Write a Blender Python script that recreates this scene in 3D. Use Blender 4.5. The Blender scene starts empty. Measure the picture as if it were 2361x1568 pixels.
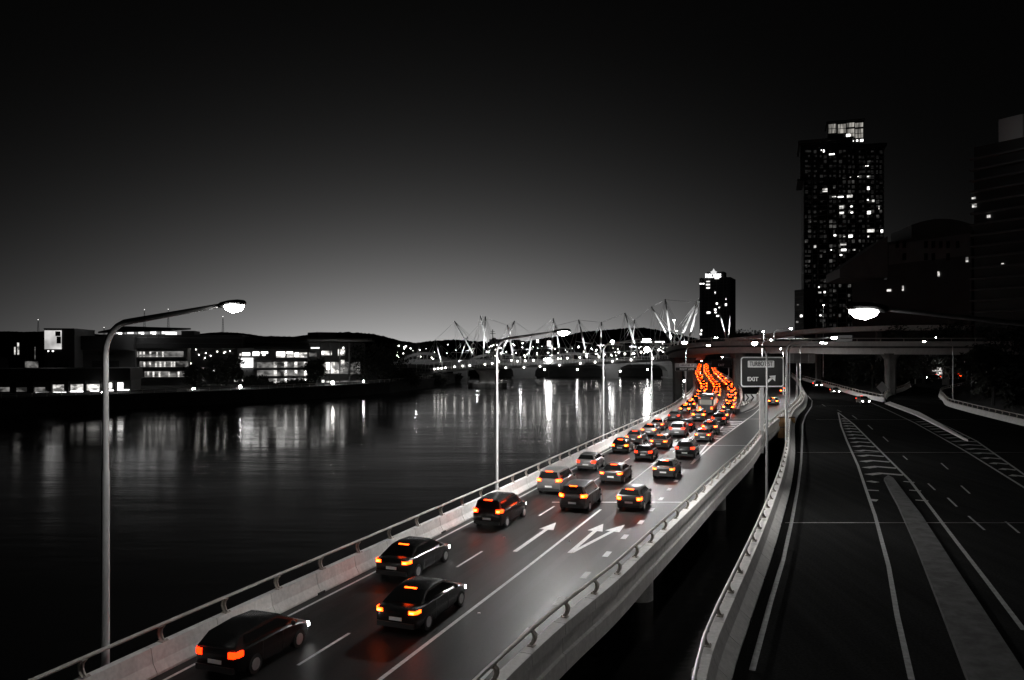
import bpy, math, random
import numpy as np
from mathutils import Vector, Matrix
random.seed(7)
S = bpy.context.scene
COL = S.collection
# ------------------------------------------------------------------ camera
CZ = 10.5            # camera height over the road
F = 1800.0; CX = 1180.5; HY = 810.0     # focal length, centre and horizon in pixels of a 2361 px wide view
cam_d = bpy.data.cameras.new('camera'); cam = bpy.data.objects.new('camera', cam_d); COL.objects.link(cam)
cam.location = (0, 0, CZ); cam.rotation_euler = (math.radians(90), 0, 0)
cam_d.sensor_width = 36; cam_d.lens = 36*F/2361.0; cam_d.shift_y = 26/2361.0
cam_d.clip_start = 0.1; cam_d.clip_end = 12000
S.camera = cam
S.view_settings.view_transform = 'Standard'; S.view_settings.look = 'None'
S.view_settings.exposure = 0.0; S.view_settings.gamma = 1.0
# ------------------------------------------------------------------ world: dusk sky
W = bpy.data.worlds.new("World"); S.world = W; W.use_nodes = True
nt = W.node_tree; nt.nodes.clear()
def wn(t, **k):
    n = nt.nodes.new(t)
    for a, b in k.items(): setattr(n, a, b)
    return n
def wm(op, a, b=None):
    n = wn('ShaderNodeMath', operation=op)
    for i, v in enumerate((a, b)):
        if v is None: continue
        if isinstance(v, (int, float)): n.inputs[i].default_value = v
        else: nt.links.new(v, n.inputs[i])
    return n.outputs[0]
tc = wn('ShaderNodeTexCoord'); sx = wn('ShaderNodeSeparateXYZ'); nt.links.new(tc.outputs['Generated'], sx.inputs[0])
zz = wm('MAXIMUM', sx.outputs[2], 0.0)
az = wm('ARCTAN2', sx.outputs[0], sx.outputs[1])
da = wm('DIVIDE', wm('ADD', az, 0.10), 0.25)
ga = wm('EXPONENT', wm('MULTIPLY', wm('MULTIPLY', da, da), -0.5))
el = wm('EXPONENT', wm('MULTIPLY', zz, -1/0.069))
glow = wm('MULTIPLY', wm('MULTIPLY', ga, el), 0.50)
sky = wn('ShaderNodeTexSky', sky_type='NISHITA'); sky.sun_disc = False
sky.sun_elevation = math.radians(-2.0); sky.sun_rotation = math.radians(-5.0)
bw = wn('ShaderNodeRGBToBW'); nt.links.new(sky.outputs[0], bw.inputs[0])
tot = wm('ADD', wm('ADD', glow, wm('MULTIPLY', bw.outputs[0], 0.003)), 0.0003)
cb = wn('ShaderNodeCombineColor')
nt.links.new(tot, cb.inputs[0]); nt.links.new(wm('MULTIPLY', tot, 0.985), cb.inputs[1]); nt.links.new(wm('MULTIPLY', tot, 0.975), cb.inputs[2])
bg = wn('ShaderNodeBackground'); nt.links.new(cb.outputs[0], bg.inputs[0]); bg.inputs[1].default_value = 1.0
wo = wn('ShaderNodeOutputWorld'); nt.links.new(bg.outputs[0], wo.inputs[0])

# ------------------------------------------------------------------ helpers
SL = 0.012; Y0 = 180.0
def zr(Y): return SL*max(0.0, Y-Y0)              # the roads climb gently beyond 180 m
def G(x, y, z=0.0):                              # a point of the road seen at a pixel
    d = (CZ-z)*F/(y-HY)
    if d > Y0: d = (CZ-z+SL*Y0)/((y-HY)/F+SL)
    return ((x-CX)/F*d, d)
def P(x, y, d): return Vector(((x-CX)/F*d, d, CZ-(y-HY)/F*d))
WZ = -4.5
def Wt(x, y):                                    # a point of the water surface
    d = (CZ-WZ)*F/(y-HY); return ((x-CX)/F*d, d)
def ZP(y, d): return CZ-(y-HY)/F*d

def tag(o, label=None, cat=None, group=None, kind=None):
    if label: o['label'] = label
    if cat: o['category'] = cat
    if group: o['group'] = group
    if kind: o['kind'] = kind
    return o
def empty(name, loc, label, cat, group=None, rz=0.0):
    o = bpy.data.objects.new(name, None); COL.objects.link(o)
    o.location = loc; o.rotation_euler = (0, 0, rz); o.empty_display_size = 0.3
    return tag(o, label, cat, group)
class MB:
    def __init__(s): s.v = []; s.f = []; s.smooth = False
    def add(s, vs, fs):
        n = len(s.v); s.v += [tuple(v) for v in vs]; s.f += [tuple(i+n for i in f) for f in fs]; return s
    def box(s, c, size, rz=0.0, m=None):
        x, y, z = [a/2 for a in size]
        vs = [Vector((a*x, b*y, e*z)) for a in (-1, 1) for b in (-1, 1) for e in (-1, 1)]
        R = Matrix.Rotation(rz, 3, 'Z') if m is None else m
        vs = [R @ v + Vector(c) for v in vs]
        return s.add(vs, [(0, 1, 3, 2), (4, 6, 7, 5), (0, 4, 5, 1), (2, 3, 7, 6), (0, 2, 6, 4), (1, 5, 7, 3)])
    def b2(s, x0, x1, y0, y1, z0, z1): return s.box(((x0+x1)/2, (y0+y1)/2, (z0+z1)/2), (x1-x0, y1-y0, z1-z0))
    def beam(s, a, b, w, h):                      # rectangular bar from a to b
        a, b = Vector(a), Vector(b); d = b-a; L = d.length
        if L < 1e-6: return s
        m = d.to_track_quat('X', 'Z').to_matrix()
        return s.box((a+b)/2, (L, w, h), m=m)
    def tube(s, pts, r, n=8, cap=True):
        pts = [Vector(p) for p in pts]
        rs = r if isinstance(r, (list, tuple)) else [r]*len(pts)
        vs = []; fs = []; up = None
        for i, p in enumerate(pts):
            t = (pts[min(i+1, len(pts)-1)]-pts[max(i-1, 0)]).normalized()
            if up is None:
                up = Vector((0, 0, 1)) if abs(t.z) < 0.9 else Vector((1, 0, 0))
            u = t.cross(up).normalized(); w = u.cross(t).normalized(); up = w
            for k in range(n):
                a = 2*math.pi*k/n
                vs.append(p+(u*math.cos(a)+w*math.sin(a))*rs[i])
        for i in range(len(pts)-1):
            for k in range(n):
                a = i*n+k; b = i*n+(k+1) % n
                fs.append((a, b, b+n, a+n))
        if cap:
            fs.append(tuple(range(n))[::-1]); fs.append(tuple((len(pts)-1)*n+k for k in range(n)))
        return s.add(vs, fs)
    def rings(s, rings, cap=True):                # loft through rings of equal length
        n = len(rings[0]); vs = [v for r in rings for v in r]; fs = []
        for i in range(len(rings)-1):
            for k in range(n):
                a = i*n+k; b = i*n+(k+1) % n; fs.append((a, b, b+n, a+n))
        if cap: fs.append(tuple(range(n))[::-1]); fs.append(tuple((len(rings)-1)*n+k for k in range(n)))
        return s.add(vs, fs)
    def quad(s, *p): return s.add(p, [tuple(range(len(p)))])
    def prism(s, poly, z0, z1):
        n = len(poly); vs = [(x, y, z0) for x, y in poly]+[(x, y, z1) for x, y in poly]
        return s.add(vs, [tuple(range(n))[::-1], tuple(range(n, 2*n))]+[(i, (i+1) % n, (i+1) % n+n, i+n) for i in range(n)])
    def sphere(s, c, r, n=8, m=5, sz=1.0):
        rr = []
        for i in range(m+1):
            a = math.pi*i/m; q = max(math.sin(a), 0.02)
            rr.append([Vector((c[0]+r*q*math.cos(2*math.pi*k/n), c[1]+r*q*math.sin(2*math.pi*k/n), c[2]-r*sz*math.cos(a))) for k in range(n)])
        return s.rings(rr)
    def build(s, name, mat, parent=None, smooth=False, origin=None):
        me = bpy.data.meshes.new(name)
        vs = s.v
        if origin is not None:
            o = Vector(origin); vs = [tuple(Vector(v)-o) for v in vs]
        me.from_pydata(vs, [], s.f); me.update()
        import bmesh
        bm = bmesh.new(); bm.from_mesh(me); bmesh.ops.recalc_face_normals(bm, faces=bm.faces); bm.to_mesh(me); bm.free()
        if smooth:
            for p in me.polygons: p.use_smooth = True
            try: me.set_sharp_from_angle(angle=math.radians(40))
            except Exception: pass
        if mat: me.materials.append(mat)
        ob = bpy.data.objects.new(name, me); COL.objects.link(ob)
        if parent is not None:
            ob.parent = parent
        elif origin is not None: ob.location = origin
        return ob
def wchild(mb, name, mat, parent, smooth=False):
    """mesh written in world coordinates, made a child of an unrotated empty"""
    return mb.build(name, mat, parent, smooth, origin=parent.location)

# ------------------------------------------------------------------ materials
MATS = {}
def mat(name, col, rough=0.7, metal=0.0, var=0.0, scale=1.0, bump=0.0, spec=0.5, stretch=(1, 1, 1), var2=0.0, scale2=8.0, rot=0.0):
    if name in MATS: return MATS[name]
    m = bpy.data.materials.new(name); m.use_nodes = True; n = m.node_tree.nodes; l = m.node_tree.links
    b = n['Principled BSDF']
    if isinstance(col, (int, float)): col = (col, col, col)
    b.inputs['Base Color'].default_value = (*col, 1); b.inputs['Roughness'].default_value = rough
    b.inputs['Metallic'].default_value = metal; b.inputs['Specular IOR Level'].default_value = spec
    if var or bump:
        t = n.new('ShaderNodeTexCoord'); mp = n.new('ShaderNodeMapping'); l.new(t.outputs['Object'], mp.inputs[0])
        mp.inputs['Scale'].default_value = stretch; mp.inputs['Rotation'].default_value = (0, 0, rot); mp.vector_type = 'POINT'
        nz = n.new('ShaderNodeTexNoise'); nz.inputs['Scale'].default_value = scale; nz.inputs['Detail'].default_value = 6; nz.inputs['Roughness'].default_value = 0.65
        l.new(mp.outputs[0], nz.inputs[0])
        r = n.new('ShaderNodeMapRange'); l.new(nz.outputs[0], r.inputs[0])
        r.inputs[1].default_value = 0.3; r.inputs[2].default_value = 0.7; r.inputs[3].default_value = 1-var; r.inputs[4].default_value = 1+var
        last = r.outputs[0]
        if var2:
            nz2 = n.new('ShaderNodeTexNoise'); nz2.inputs['Scale'].default_value = scale2; nz2.inputs['Detail'].default_value = 3
            l.new(t.outputs['Object'], nz2.inputs[0])
            r2 = n.new('ShaderNodeMapRange'); l.new(nz2.outputs[0], r2.inputs[0])
            r2.inputs[1].default_value = 0.35; r2.inputs[2].default_value = 0.65; r2.inputs[3].default_value = 1-var2; r2.inputs[4].default_value = 1+var2
            mm = n.new('ShaderNodeMath'); mm.operation = 'MULTIPLY'; l.new(last, mm.inputs[0]); l.new(r2.outputs[0], mm.inputs[1]); last = mm.outputs[0]
        vm = n.new('ShaderNodeVectorMath'); vm.operation = 'SCALE'; vm.inputs[0].default_value = col; l.new(last, vm.inputs['Scale'])
        l.new(vm.outputs[0], b.inputs['Base Color'])
        if bump:
            bp = n.new('ShaderNodeBump'); bp.inputs['Strength'].default_value = bump; bp.inputs['Distance'].default_value = 0.02
            l.new(nz.outputs[0], bp.inputs['Height']); l.new(bp.outputs[0], b.inputs['Normal'])
    MATS[name] = m; return m
def emit(name, col, st):
    if name in MATS: return MATS[name]
    m = bpy.data.materials.new(name); m.use_nodes = True; b = m.node_tree.nodes['Principled BSDF']
    b.inputs['Base Color'].default_value = (0.05, 0.05, 0.05, 1)
    b.inputs['Emission Color'].default_value = (*col, 1); b.inputs['Emission Strength'].default_value = st
    MATS[name] = m; return m
def emit_noise(name, col, st, scale=(0.6, 0.6, 0.6), lo=0.0):
    """lit room behind glass: uneven light"""
    if name in MATS: return MATS[name]
    m = emit(name, col, st); n = m.node_tree.nodes; l = m.node_tree.links; b = n['Principled BSDF']
    t = n.new('ShaderNodeTexCoord'); mp = n.new('ShaderNodeMapping'); mp.inputs['Scale'].default_value = scale
    l.new(t.outputs['Object'], mp.inputs[0])
    nz = n.new('ShaderNodeTexNoise'); nz.inputs['Scale'].default_value = 1.0; nz.inputs['Detail'].default_value = 3; l.new(mp.outputs[0], nz.inputs[0])
    r = n.new('ShaderNodeMapRange'); l.new(nz.outputs[0], r.inputs[0]); r.inputs[1].default_value = 0.38; r.inputs[2].default_value = 0.66
    r.inputs[3].default_value = lo*st; r.inputs[4].default_value = st*1.6; l.new(r.outputs[0], b.inputs['Emission Strength'])
    return m
M_asph = mat('asphalt', 0.016, 0.5, 0, 0.38, 0.8, 0.15, 0.16, (1.3, 0.05, 1), 0.25, 10, rot=0.34)
M_asph2 = mat('asphalt_old', 0.013, 0.7, 0, 0.28, 0.8, 0.15, 0.0, (1.2, 0.05, 1), 0.25, 10, rot=-0.1)
M_paint = mat('road_paint', 0.6, 0.7, 0, 0.22, 5, 0.0)
M_paint_worn = mat('worn_road_paint', 0.20, 0.8, 0, 0.35, 4, 0.0, 0.1)
M_conc = mat('concrete', (0.64, 0.625, 0.61), 0.75, 0, 0.12, 1.2, 0.15, 0.35, (1, 1, 0.3), 0.08, 7)
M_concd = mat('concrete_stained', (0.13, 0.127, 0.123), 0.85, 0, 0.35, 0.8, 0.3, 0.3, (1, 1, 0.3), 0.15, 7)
M_joint = mat('joint_filler', 0.03, 0.9)
M_steelw = mat('painted_rail', (0.50, 0.48, 0.46), 0.45, 0.2, 0.12, 3)
M_post = mat('rail_post_paint', (0.42, 0.38, 0.34), 0.6, 0.1, 0.2, 6)
M_pole = mat('galvanised_pole', 0.55, 0.5, 0.15, 0.18, 4, 0, 0.5, (1, 1, 0.3))
M_dark = mat('dark_metal', 0.04, 0.5, 0.3)
M_joints = mat('steel_joint', 0.75, 0.3, 0.6, 0.3, 3)
M_bdark = mat('dark_facade', 0.035, 0.6, 0, 0.25, 0.15)
M_bmid = mat('grey_facade', 0.11, 0.7, 0, 0.2, 0.2)
M_blight = mat('pale_facade', 0.28, 0.7, 0, 0.15, 0.25)
M_glass = mat('dark_glass', 0.012, 0.08, 0, 0)
M_hill = mat('hill_forest', 0.012, 1.0, 0, 0.4, 0.02, 0, 0)
M_ground = mat('dark_ground', 0.03, 1.0, 0, 0.4, 0.1)
M_bark = mat('bark', 0.05, 0.9, 0, 0.3, 4)
M_leaf = mat('leaves', (0.05, 0.055, 0.045), 0.7, 0, 0.4, 0.5)
M_leafd = mat('leaves_dark', (0.03, 0.033, 0.028), 0.8, 0, 0.4, 0.5)
M_signd = mat('sign_face', 0.016, 0.35, 0, 0.15, 2)
M_signw = mat('sign_white', 0.9, 0.35, 0, 0.1, 2)
M_signb = mat('sign_back', 0.45, 0.4, 0.6, 0.15, 1.5)
M_mast = mat('mast_white', 0.6, 0.4, 0.1, 0.1, 1)
E_lamp = emit('lamp_bowl', (1, 0.985, 0.95), 120)
E_lampw = emit('lamp_bowl_weak', (1, 0.985, 0.95), 30)
E_globe = emit('globe', (1, 0.97, 0.92), 11)
E_small = emit('small_light', (1, 0.96, 0.9), 25)
E_flood = emit('flood', (1, 0.98, 0.95), 90)
E_quay = emit('quay_lamp', (1, 0.98, 0.95), 22)
E_win = emit_noise('window_lit', (1, 0.97, 0.92), 0.85, (0.5, 0.5, 0.8), 0.15)
E_winb = emit('window_bright', (1, 0.98, 0.95), 3.2)
E_wind = emit_noise('window_dim', (1, 0.97, 0.93), 0.17, (0.4, 0.4, 0.6), 0.1)
E_strip = emit('light_strip', (1, 0.99, 0.97), 5.0)
E_screen = emit_noise('screen_lit', (1, 0.98, 0.96), 0.75, (0.12, 0.12, 0.12), 0.5)
E_screenb = emit('screen_bright', (1, 0.99, 0.98), 1.6)
E_tail = emit('tail_red', (1.0, 0.022, 0.001), 15)
E_tail2 = emit('tail_orange', (1.0, 0.05, 0.002), 15)
E_tailf = emit('tail_far', (1.0, 0.062, 0.003), 30)
E_core = emit('tail_core', (1, .16, .02), 40)
E_tail0 = emit('tail_running', (1, .02, .001), 6)
E_head = emit('head_white', (1, 0.99, 0.95), 60)
ORD = ['first', 'second', 'third', 'fourth', 'fifth', 'sixth', 'seventh', 'eighth', 'ninth', 'tenth', 'eleventh', 'twelfth', 'thirteenth', 'fourteenth', 'fifteenth', 'sixteenth', 'seventeenth', 'eighteenth', 'nineteenth', 'twentieth'] + ['twenty-'+w for w in ('first', 'second', 'third', 'fourth', 'fifth', 'sixth', 'seventh', 'eighth', 'ninth')] + ['thirtieth'] + ['thirty-'+w for w in ('first', 'second', 'third', 'fourth', 'fifth', 'sixth', 'seventh', 'eighth', 'ninth')] + ['fortieth']
# ------------------------------------------------------------------ curves X(Y)
class Curve:
    def __init__(s, pts, straight=None):
        pts = sorted(pts, key=lambda p: p[1]); s.y = np.array([p[1] for p in pts]); s.x = np.array([p[0] for p in pts])
        s.m = np.gradient(s.x, s.y)
    def __call__(s, Y):
        y, x, m = s.y, s.x, s.m
        if Y <= y[0]: return float(x[0]+m[0]*(Y-y[0]))
        if Y >= y[-1]: return float(x[-1]+m[-1]*(Y-y[-1]))
        i = int(np.searchsorted(y, Y)-1); i = max(0, min(i, len(y)-2))
        h = y[i+1]-y[i]; t = (Y-y[i])/h
        return float((2*t**3-3*t*t+1)*x[i]+(t**3-2*t*t+t)*h*m[i]+(-2*t**3+3*t*t)*x[i+1]+(t**3-t*t)*h*m[i+1])
    def slope(s, Y): return (s(Y+0.5)-s(Y-0.5))
    def off(s, Y, w):                             # offset by w metres square to the curve (right is +)
        k = s.slope(Y); n = math.hypot(1, k)
        return (s(Y)+w/n, Y-w*k/n)
    def arc(s, Ya, Yb, step):                     # Y values at equal arc length
        out = []; Y = Ya
        while Y < Yb: out.append(Y); Y += step/math.hypot(1, s.slope(Y))
        return out
def fromu(u, s_):  # straight section frame
    return (0.943*u+0.333*s_, -0.333*u+0.943*s_)
CA = Curve([fromu(-19.25, 5), fromu(-19.2, 22), fromu(-18.95, 34), fromu(-18.7, 48), fromu(-18.5, 65), fromu(-18.35, 85), fromu(-18.2, 110), G(1552, 953), G(1580, 930), G(1598, 911), G(1605, 895), G(1601, 880), G(1597, 862), G(1601, 850), G(1610, 841), G(1635, 835.8), G(1670, 831.5), G(1690, 828)])
CC = Curve([fromu(-8.8, 5)]+[G(x, y, .75) for x, y in [(1262, 1440), (1379.8, 1347), (1471, 1264), (1565.8, 1178), (1647, 1101.8), (1714.6, 1041), (1755, 992), (1807.6, 950.5), (1832, 928), (1843, 906), (1843, 888.6), (1834, 873), (1816.5, 859)]])
CM = Curve([G(1697, 955), G(1706, 935), G(1707, 920.6), G(1703, 906), G(1693, 893), G(1675, 877.6), G(1657.6, 866.6), G(1650, 858.5), G(1648, 852), G(1655, 843), G(1682, 838), G(1704, 834)])
CL = Curve([G(1697, 955), G(1726, 944), G(1744, 930.5), G(1755, 913), G(1760, 895), G(1760, 878)])
CD = Curve([(3.2, 12)]+[G(x, y) for x, y in [(1687.6, 1568), (1728, 1440), (1775.5, 1298), (1801, 1211.7), (1823, 1125.5), (1833, 1051), (1833, 1016.5), (1834.6, 972.7), (1842, 957), (1856, 942), (1861.6, 926.4), (1860, 911), (1854, 900.7)]])
CF = Curve([G(2036.6, 927.7), G(1967, 911), G(1915.6, 895.5), G(1864, 881), G(1840, 874)])
CN = Curve([G(2042, 924), G(2050, 914), G(2085.5, 901), G(2101, 891.6), G(2112, 884)])
CR = Curve([(49, 25), (59, 65), (71.6, 109), (79.4, 137), (84, 151), (90, 163), (106, 193), (122, 213)])
def ribbon(mb, fl, fr, Ya, Yb, step=3.0, dz=0.0, n=1):
    Y = Ya; rows = []
    while True:
        Y = min(Y, Yb); a, b = fl(Y), fr(Y)
        rows.append([(a+(b-a)*k/n, Y, zr(Y)+dz) for k in range(n+1)])
        if Y >= Yb: break
        Y += step
    vs = [p for r in rows for p in r]; fs = []
    for i in range(len(rows)-1):
        for k in range(n):
            a = i*(n+1)+k; fs.append((a, a+1, a+n+2, a+n+1))
    return mb.add(vs, fs)
def strip(mb, pts, w, dz=0.004):                  # painted line of width w through ground points
    pts = [Vector((p[0], p[1], zr(p[1])+dz)) for p in pts]
    L = []; R = []
    for i, p in enumerate(pts):
        t = (pts[min(i+1, len(pts)-1)]-pts[max(i-1, 0)]); t.z = 0; t.normalize(); n = Vector((t.y, -t.x, 0))*w/2
        L.append(p-n); R.append(p+n)
    k = len(pts)
    return mb.add(L+R, [(i, i+1, i+1+k, i+k) for i in range(k-1)])
def road(name, mb, m): return tag(mb.build(name, m), kind='structure')
# ------------------------------------------------------------------ water, land, hills
def water_mat():
    m = bpy.data.materials.new('river_water'); m.use_nodes = True; n = m.node_tree.nodes; l = m.node_tree.links
    b = n['Principled BSDF']; b.inputs['Base Color'].default_value = (0.006, 0.006, 0.006, 1); b.inputs['Roughness'].default_value = 0.16
    b.inputs['IOR'].default_value = 1.33
    t = n.new('ShaderNodeTexCoord'); last = None
    for sc, sx_, st, ds in ((1, (0.25, 1.1, 1), 0.28, 0.05), (1, (0.012, 0.06, 1), 0.5, 0.30)):
        mp = n.new('ShaderNodeMapping'); mp.inputs['Scale'].default_value = sx_; l.new(t.outputs['Object'], mp.inputs[0])
        nz = n.new('ShaderNodeTexNoise'); nz.inputs['Scale'].default_value = sc; nz.inputs['Detail'].default_value = 4; l.new(mp.outputs[0], nz.inputs[0])
        bp = n.new('ShaderNodeBump'); bp.inputs['Strength'].default_value = st; bp.inputs['Distance'].default_value = ds
        l.new(nz.outputs[0], bp.inputs['Height'])
        if last: l.new(last, bp.inputs['Normal'])
        last = bp.outputs[0]
    l.new(last, b.inputs['Normal'])
    mp = n.new('ShaderNodeMapping'); mp.inputs['Scale'].default_value = (0.006, 0.035, 1); l.new(t.outputs['Object'], mp.inputs[0])
    nz = n.new('ShaderNodeTexNoise'); nz.inputs['Scale'].default_value = 1; nz.inputs['Detail'].default_value = 5; l.new(mp.outputs[0], nz.inputs[0])
    r = n.new('ShaderNodeMapRange'); l.new(nz.outputs[0], r.inputs[0]); r.inputs[1].default_value = 0.35; r.inputs[2].default_value = 0.65
    r.inputs[3].default_value = 0.09; r.inputs[4].default_value = 0.19; l.new(r.outputs[0], b.inputs['Roughness'])
    return m
mb = MB(); mb.add([(-3000, -200, WZ), (3000, -200, WZ), (3000, 6000, WZ), (-3000, 6000, WZ)], [(0, 1, 2, 3)])
tag(mb.build('river_water', water_mat()), kind='structure')
LB = [(-330, -100), (-190, 120)]+[Wt(*p) for p in [(0, 956), (300, 943), (600, 928), (800, 915), (900, 906), (1000, 893), (1062, 880)]]+[(-60, 420), (-140, 470)]
far_w = [(-140, 472), (-60, 466), (0, 462), (60, 464), (112, 470)]
mb = MB(); mb.prism(LB+[(-900, 470), (-900, -100)], WZ-2, -0.6); tag(mb.build('left_bank_ground', M_ground), kind='structure')
mb = MB(); mb.prism([(-1400, 474)]+far_w+[(140, 560), (2200, 560), (2200, 2600), (-1400, 2600)], WZ-2, 0.4); tag(mb.build('far_bank_ground', M_ground), kind='structure')
# right bank: land under the right-hand road, its edge a quay wall to the water
edge = [(CD.off(Y, -0.9)) for Y in [8, 16, 24, 32, 40, 50, 60, 70, 80, 90, 100, 110, 120, 130, 140, 150, 160, 170, 185, 200]]
edge += [(78, 214), (92, 260), (110, 310), (128, 370), (140, 430), (150, 520), (165, 600)]
mb = MB(); mb.prism([(5, -60)]+edge+[(900, 600), (900, -60)], WZ-2, -0.35)
for i in range(len(mb.v)):
    x, y, z = mb.v[i]
    if z > -1: mb.v[i] = (x, y, z+zr(y)*(0.8 if y > 180 else 1)-(0.4 if y > 180 else 0))
tag(mb.build('right_bank_ground', M_ground), kind='structure')
SKY = [(-400, 770), (-100, 768), (0, 764), (60, 766), (100, 765), (170, 768), (230, 772), (330, 775), (450, 774), (475, 769), (510, 766), (560, 769), (600, 775), (680, 777), (730, 770), (800, 766), (860, 770), (890, 777), (920, 786), (960, 791), (1000, 786), (1050, 783), (1100, 787), (1160, 789), (1215, 789), (1250, 780), (1290, 776), (1340, 766), (1400, 760), (1440, 757), (1485, 756), (1520, 762), (1560, 772), (1590, 780), (1640, 785), (1700, 790), (1760, 789), (1830, 792), (2000, 790), (2700, 785)]
rnd = random.Random(3)
rows = []
for k, (dd, fz) in enumerate([(1250, 0.0), (1500, 0.35), (1750, 0.75), (2000, 1.0), (2300, 0.8), (2700, 0.1)]):
    row = []
    x = -400
    while x <= 2700:
        yy = float(np.interp(x, [p[0] for p in SKY], [p[1] for p in SKY]))
        ztop = CZ+(HY-yy)/F*2000
        if k == 3: ztop += (rnd.random()-0.4)*2.6
        X = (x-CX)/F*2000*(0.85+0.15*dd/2000)
        row.append((X, dd, 0.2+ztop*fz)); x += 3 if True else 0
    rows.append(row)
mb = MB(); n = len(rows[0])
mb.add([p for r in rows for p in r], [(i*n+j, i*n+j+1, (i+1)*n+j+1, (i+1)*n+j) for i in range(len(rows)-1) for j in range(n-1)])
tag(mb.build('hills', M_hill), kind='structure')

# ------------------------------------------------------------------ roads
mb = MB(); ribbon(mb, lambda Y: CA(Y)-0.1, lambda Y: CC(Y)+0.0, 8, 128.5, 2.5, 0, 3); ribbon(mb, lambda Y: CA(Y)-.1, lambda Y: CM(Y)+.1, 128.5, 560, 2.5, 0, 3)
road('expressway_road', mb, M_asph)
mb = MB(); ribbon(mb, lambda Y: CL(Y)-.1, lambda Y: CC(Y), 128.5, 320, 2.5, 0.0, 2); road('exit_ramp_road', mb, M_asph)
mb = MB(); ribbon(mb, lambda Y: CD(Y)-.1 if Y < 205 else CC.off(Y, .9)[0], lambda Y: CR(Y) if Y < 172 else (CF(Y) if Y > 174 else CF(Y)), 8, 172, 2.5, 0.0, 5)
ribbon(mb, lambda Y: CD(Y)-.1 if Y < 205 else CC(Y)+1.2, lambda Y: CF(Y)+.1, 172, 270, 2.5, 0.0, 3)
ribbon(mb, lambda Y: CF(Y)+.1 if Y < 174 else CN(Y), lambda Y: CR(Y)+.2, 172, 236, 2.5, 0.002, 3)
road('city_road', mb, M_asph2)
mb = MB(); mb.add([G(2109, 884)+(0.6,), (200, 215, 0.9), (200, 265, 1.3), (95, 262, 1.3)], [(0, 1, 2, 3)]); road('cross_street', mb, M_asph2)
# tyre-darkened wheel tracks
M_track = mat('tyre_track', 0.0115, .45, 0, .35, 1.2, .1, .16)
mb = MB()
for w in (1.25, 2.85, 4.7, 6.3, 8.15, 9.75): strip(mb, [CA.off(Y, w+.06*math.sin(Y*.21+w)) for Y in np.arange(12, 130, 3)], .42, .0015)
road('tyre_tracks', mb, M_track)
# markings
mb = MB()
Ys = lambda a, b, st=2.0: list(np.arange(a, b+1e-6, st))
strip(mb, [CA.off(Y, 0.45) for Y in Ys(12, 420, 3)], 0.12)
for Y in np.arange(15.5, 330, 11.9):             # lane dashes 3 m long, gaps 9 m
    for w in (3.75,):
        strip(mb, [CA.off(Y+t, w) for t in (0, 1.5, 3.0)], 0.12)
for Y in np.arange(60, 330, 11.9):
    strip(mb, [CA.off(Y+t, 7.15) for t in (0, 1.5, 3.0)], 0.12)
strip(mb, [fromu(-12.4, 12), fromu(-12.3, 22), fromu(-11.95, 36), fromu(-11.7, 50.8)], 0.16)
for i in range(11):
    s_ = 23+i*4.05; u = -9.3+0.03*(s_-23) if s_ < 46 else -8.5
    a, b = fromu(u, s_), fromu(u, s_+1.1); strip(mb, [a, b], 0.3)
hl = [G(1594, 1070), G(1640, 1013), G(1672, 978), G(1692, 946), G(1698, 925), G(1690, 903), G(1672, 884), G(1655, 869)]
strip(mb, hl, 0.2); hr = [G(1594, 1070), G(1640, 1028), G(1697, 985), G(1736, 957), G(1760, 934)]; strip(mb, hr, 0.2)
hlc, hrc = Curve(hl[:4]), Curve(hr)
for Y in np.arange(79, 119, 2.5):
    a, b = hlc(Y)+.25, hrc(Y)-.25
    if b-a > .4: strip(mb, [(a, Y), ((a+b)/2, Y+0.25), (b, Y-0.1)], 1.05)
strip(mb, [CC.off(Y, -0.7) for Y in Ys(60, 230, 3)], 0.12)
strip(mb, [CL.off(Y, 0.7) for Y in Ys(134, 230, 3)], 0.12)
def arrow(mb, tail, head, w=0.2, hl_=1.5, hw=0.75):
    t = Vector(tail); h = Vector(head); d = (h-t).normalized(); n = Vector((d.y, -d.x)); k = h-d*hl_
    z = 0.006
    mb.add([(*(t-n*w/2), z), (*(t+n*w/2), z), (*(k+n*w/2), z), (*(k-n*w/2), z)], [(0, 1, 2, 3)])
    mb.add([(*(k-n*hw/2), z), (*(k+n*hw/2), z), (*h, z)], [(0, 1, 2)])
arrow(mb, G(1187, 1272), G(1282, 1205), .24, 2.0, .9); arrow(mb, G(1313, 1275), G(1391, 1208), .24, 2.0, .9); arrow(mb, G(1318, 1274), G(1441, 1210), .24, 2.0, .9)
arrow(mb, G(1436, 1126), G(1518, 1062), .15, 2.5, .7)
tag(mb.build('expressway_markings', M_paint), kind='structure')
mb = MB()
for Y, a, b in ((54.3, CA(54.3)+3.4, CC(54.3)-.1), (87, CA(87)+2.5, CC(87)-.1), (121, CA(121)+1, CC(121))):
    mb.add([(a, Y-.09, .007), (b, Y-.09, .007), (b, Y+.09, .007), (a, Y+.09, .007)], [(0, 1, 2, 3)])
M_jd = mat('steel_joint_dull', 0.10, 0.35, 0.8, 0.5, 1.5)
tag(mb.build('road_expansion_joints', M_joints), kind='structure'); mb = MB()
for Y, a, b in ((47.8, CD(47.8)+.2, 46), (81, CD(81)+.2, 62), (120, CD(120)+3, 70), (150, CD(150)+2, 78)):
    mb.add([(a, Y-.06, .007), (b, Y-.06, .007), (b, Y+.06, .007), (a, Y+.06, .007)], [(0, 1, 2, 3)])
tag(mb.build('road_expansion_joints', M_jd), kind='structure')
mb = MB()
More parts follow.
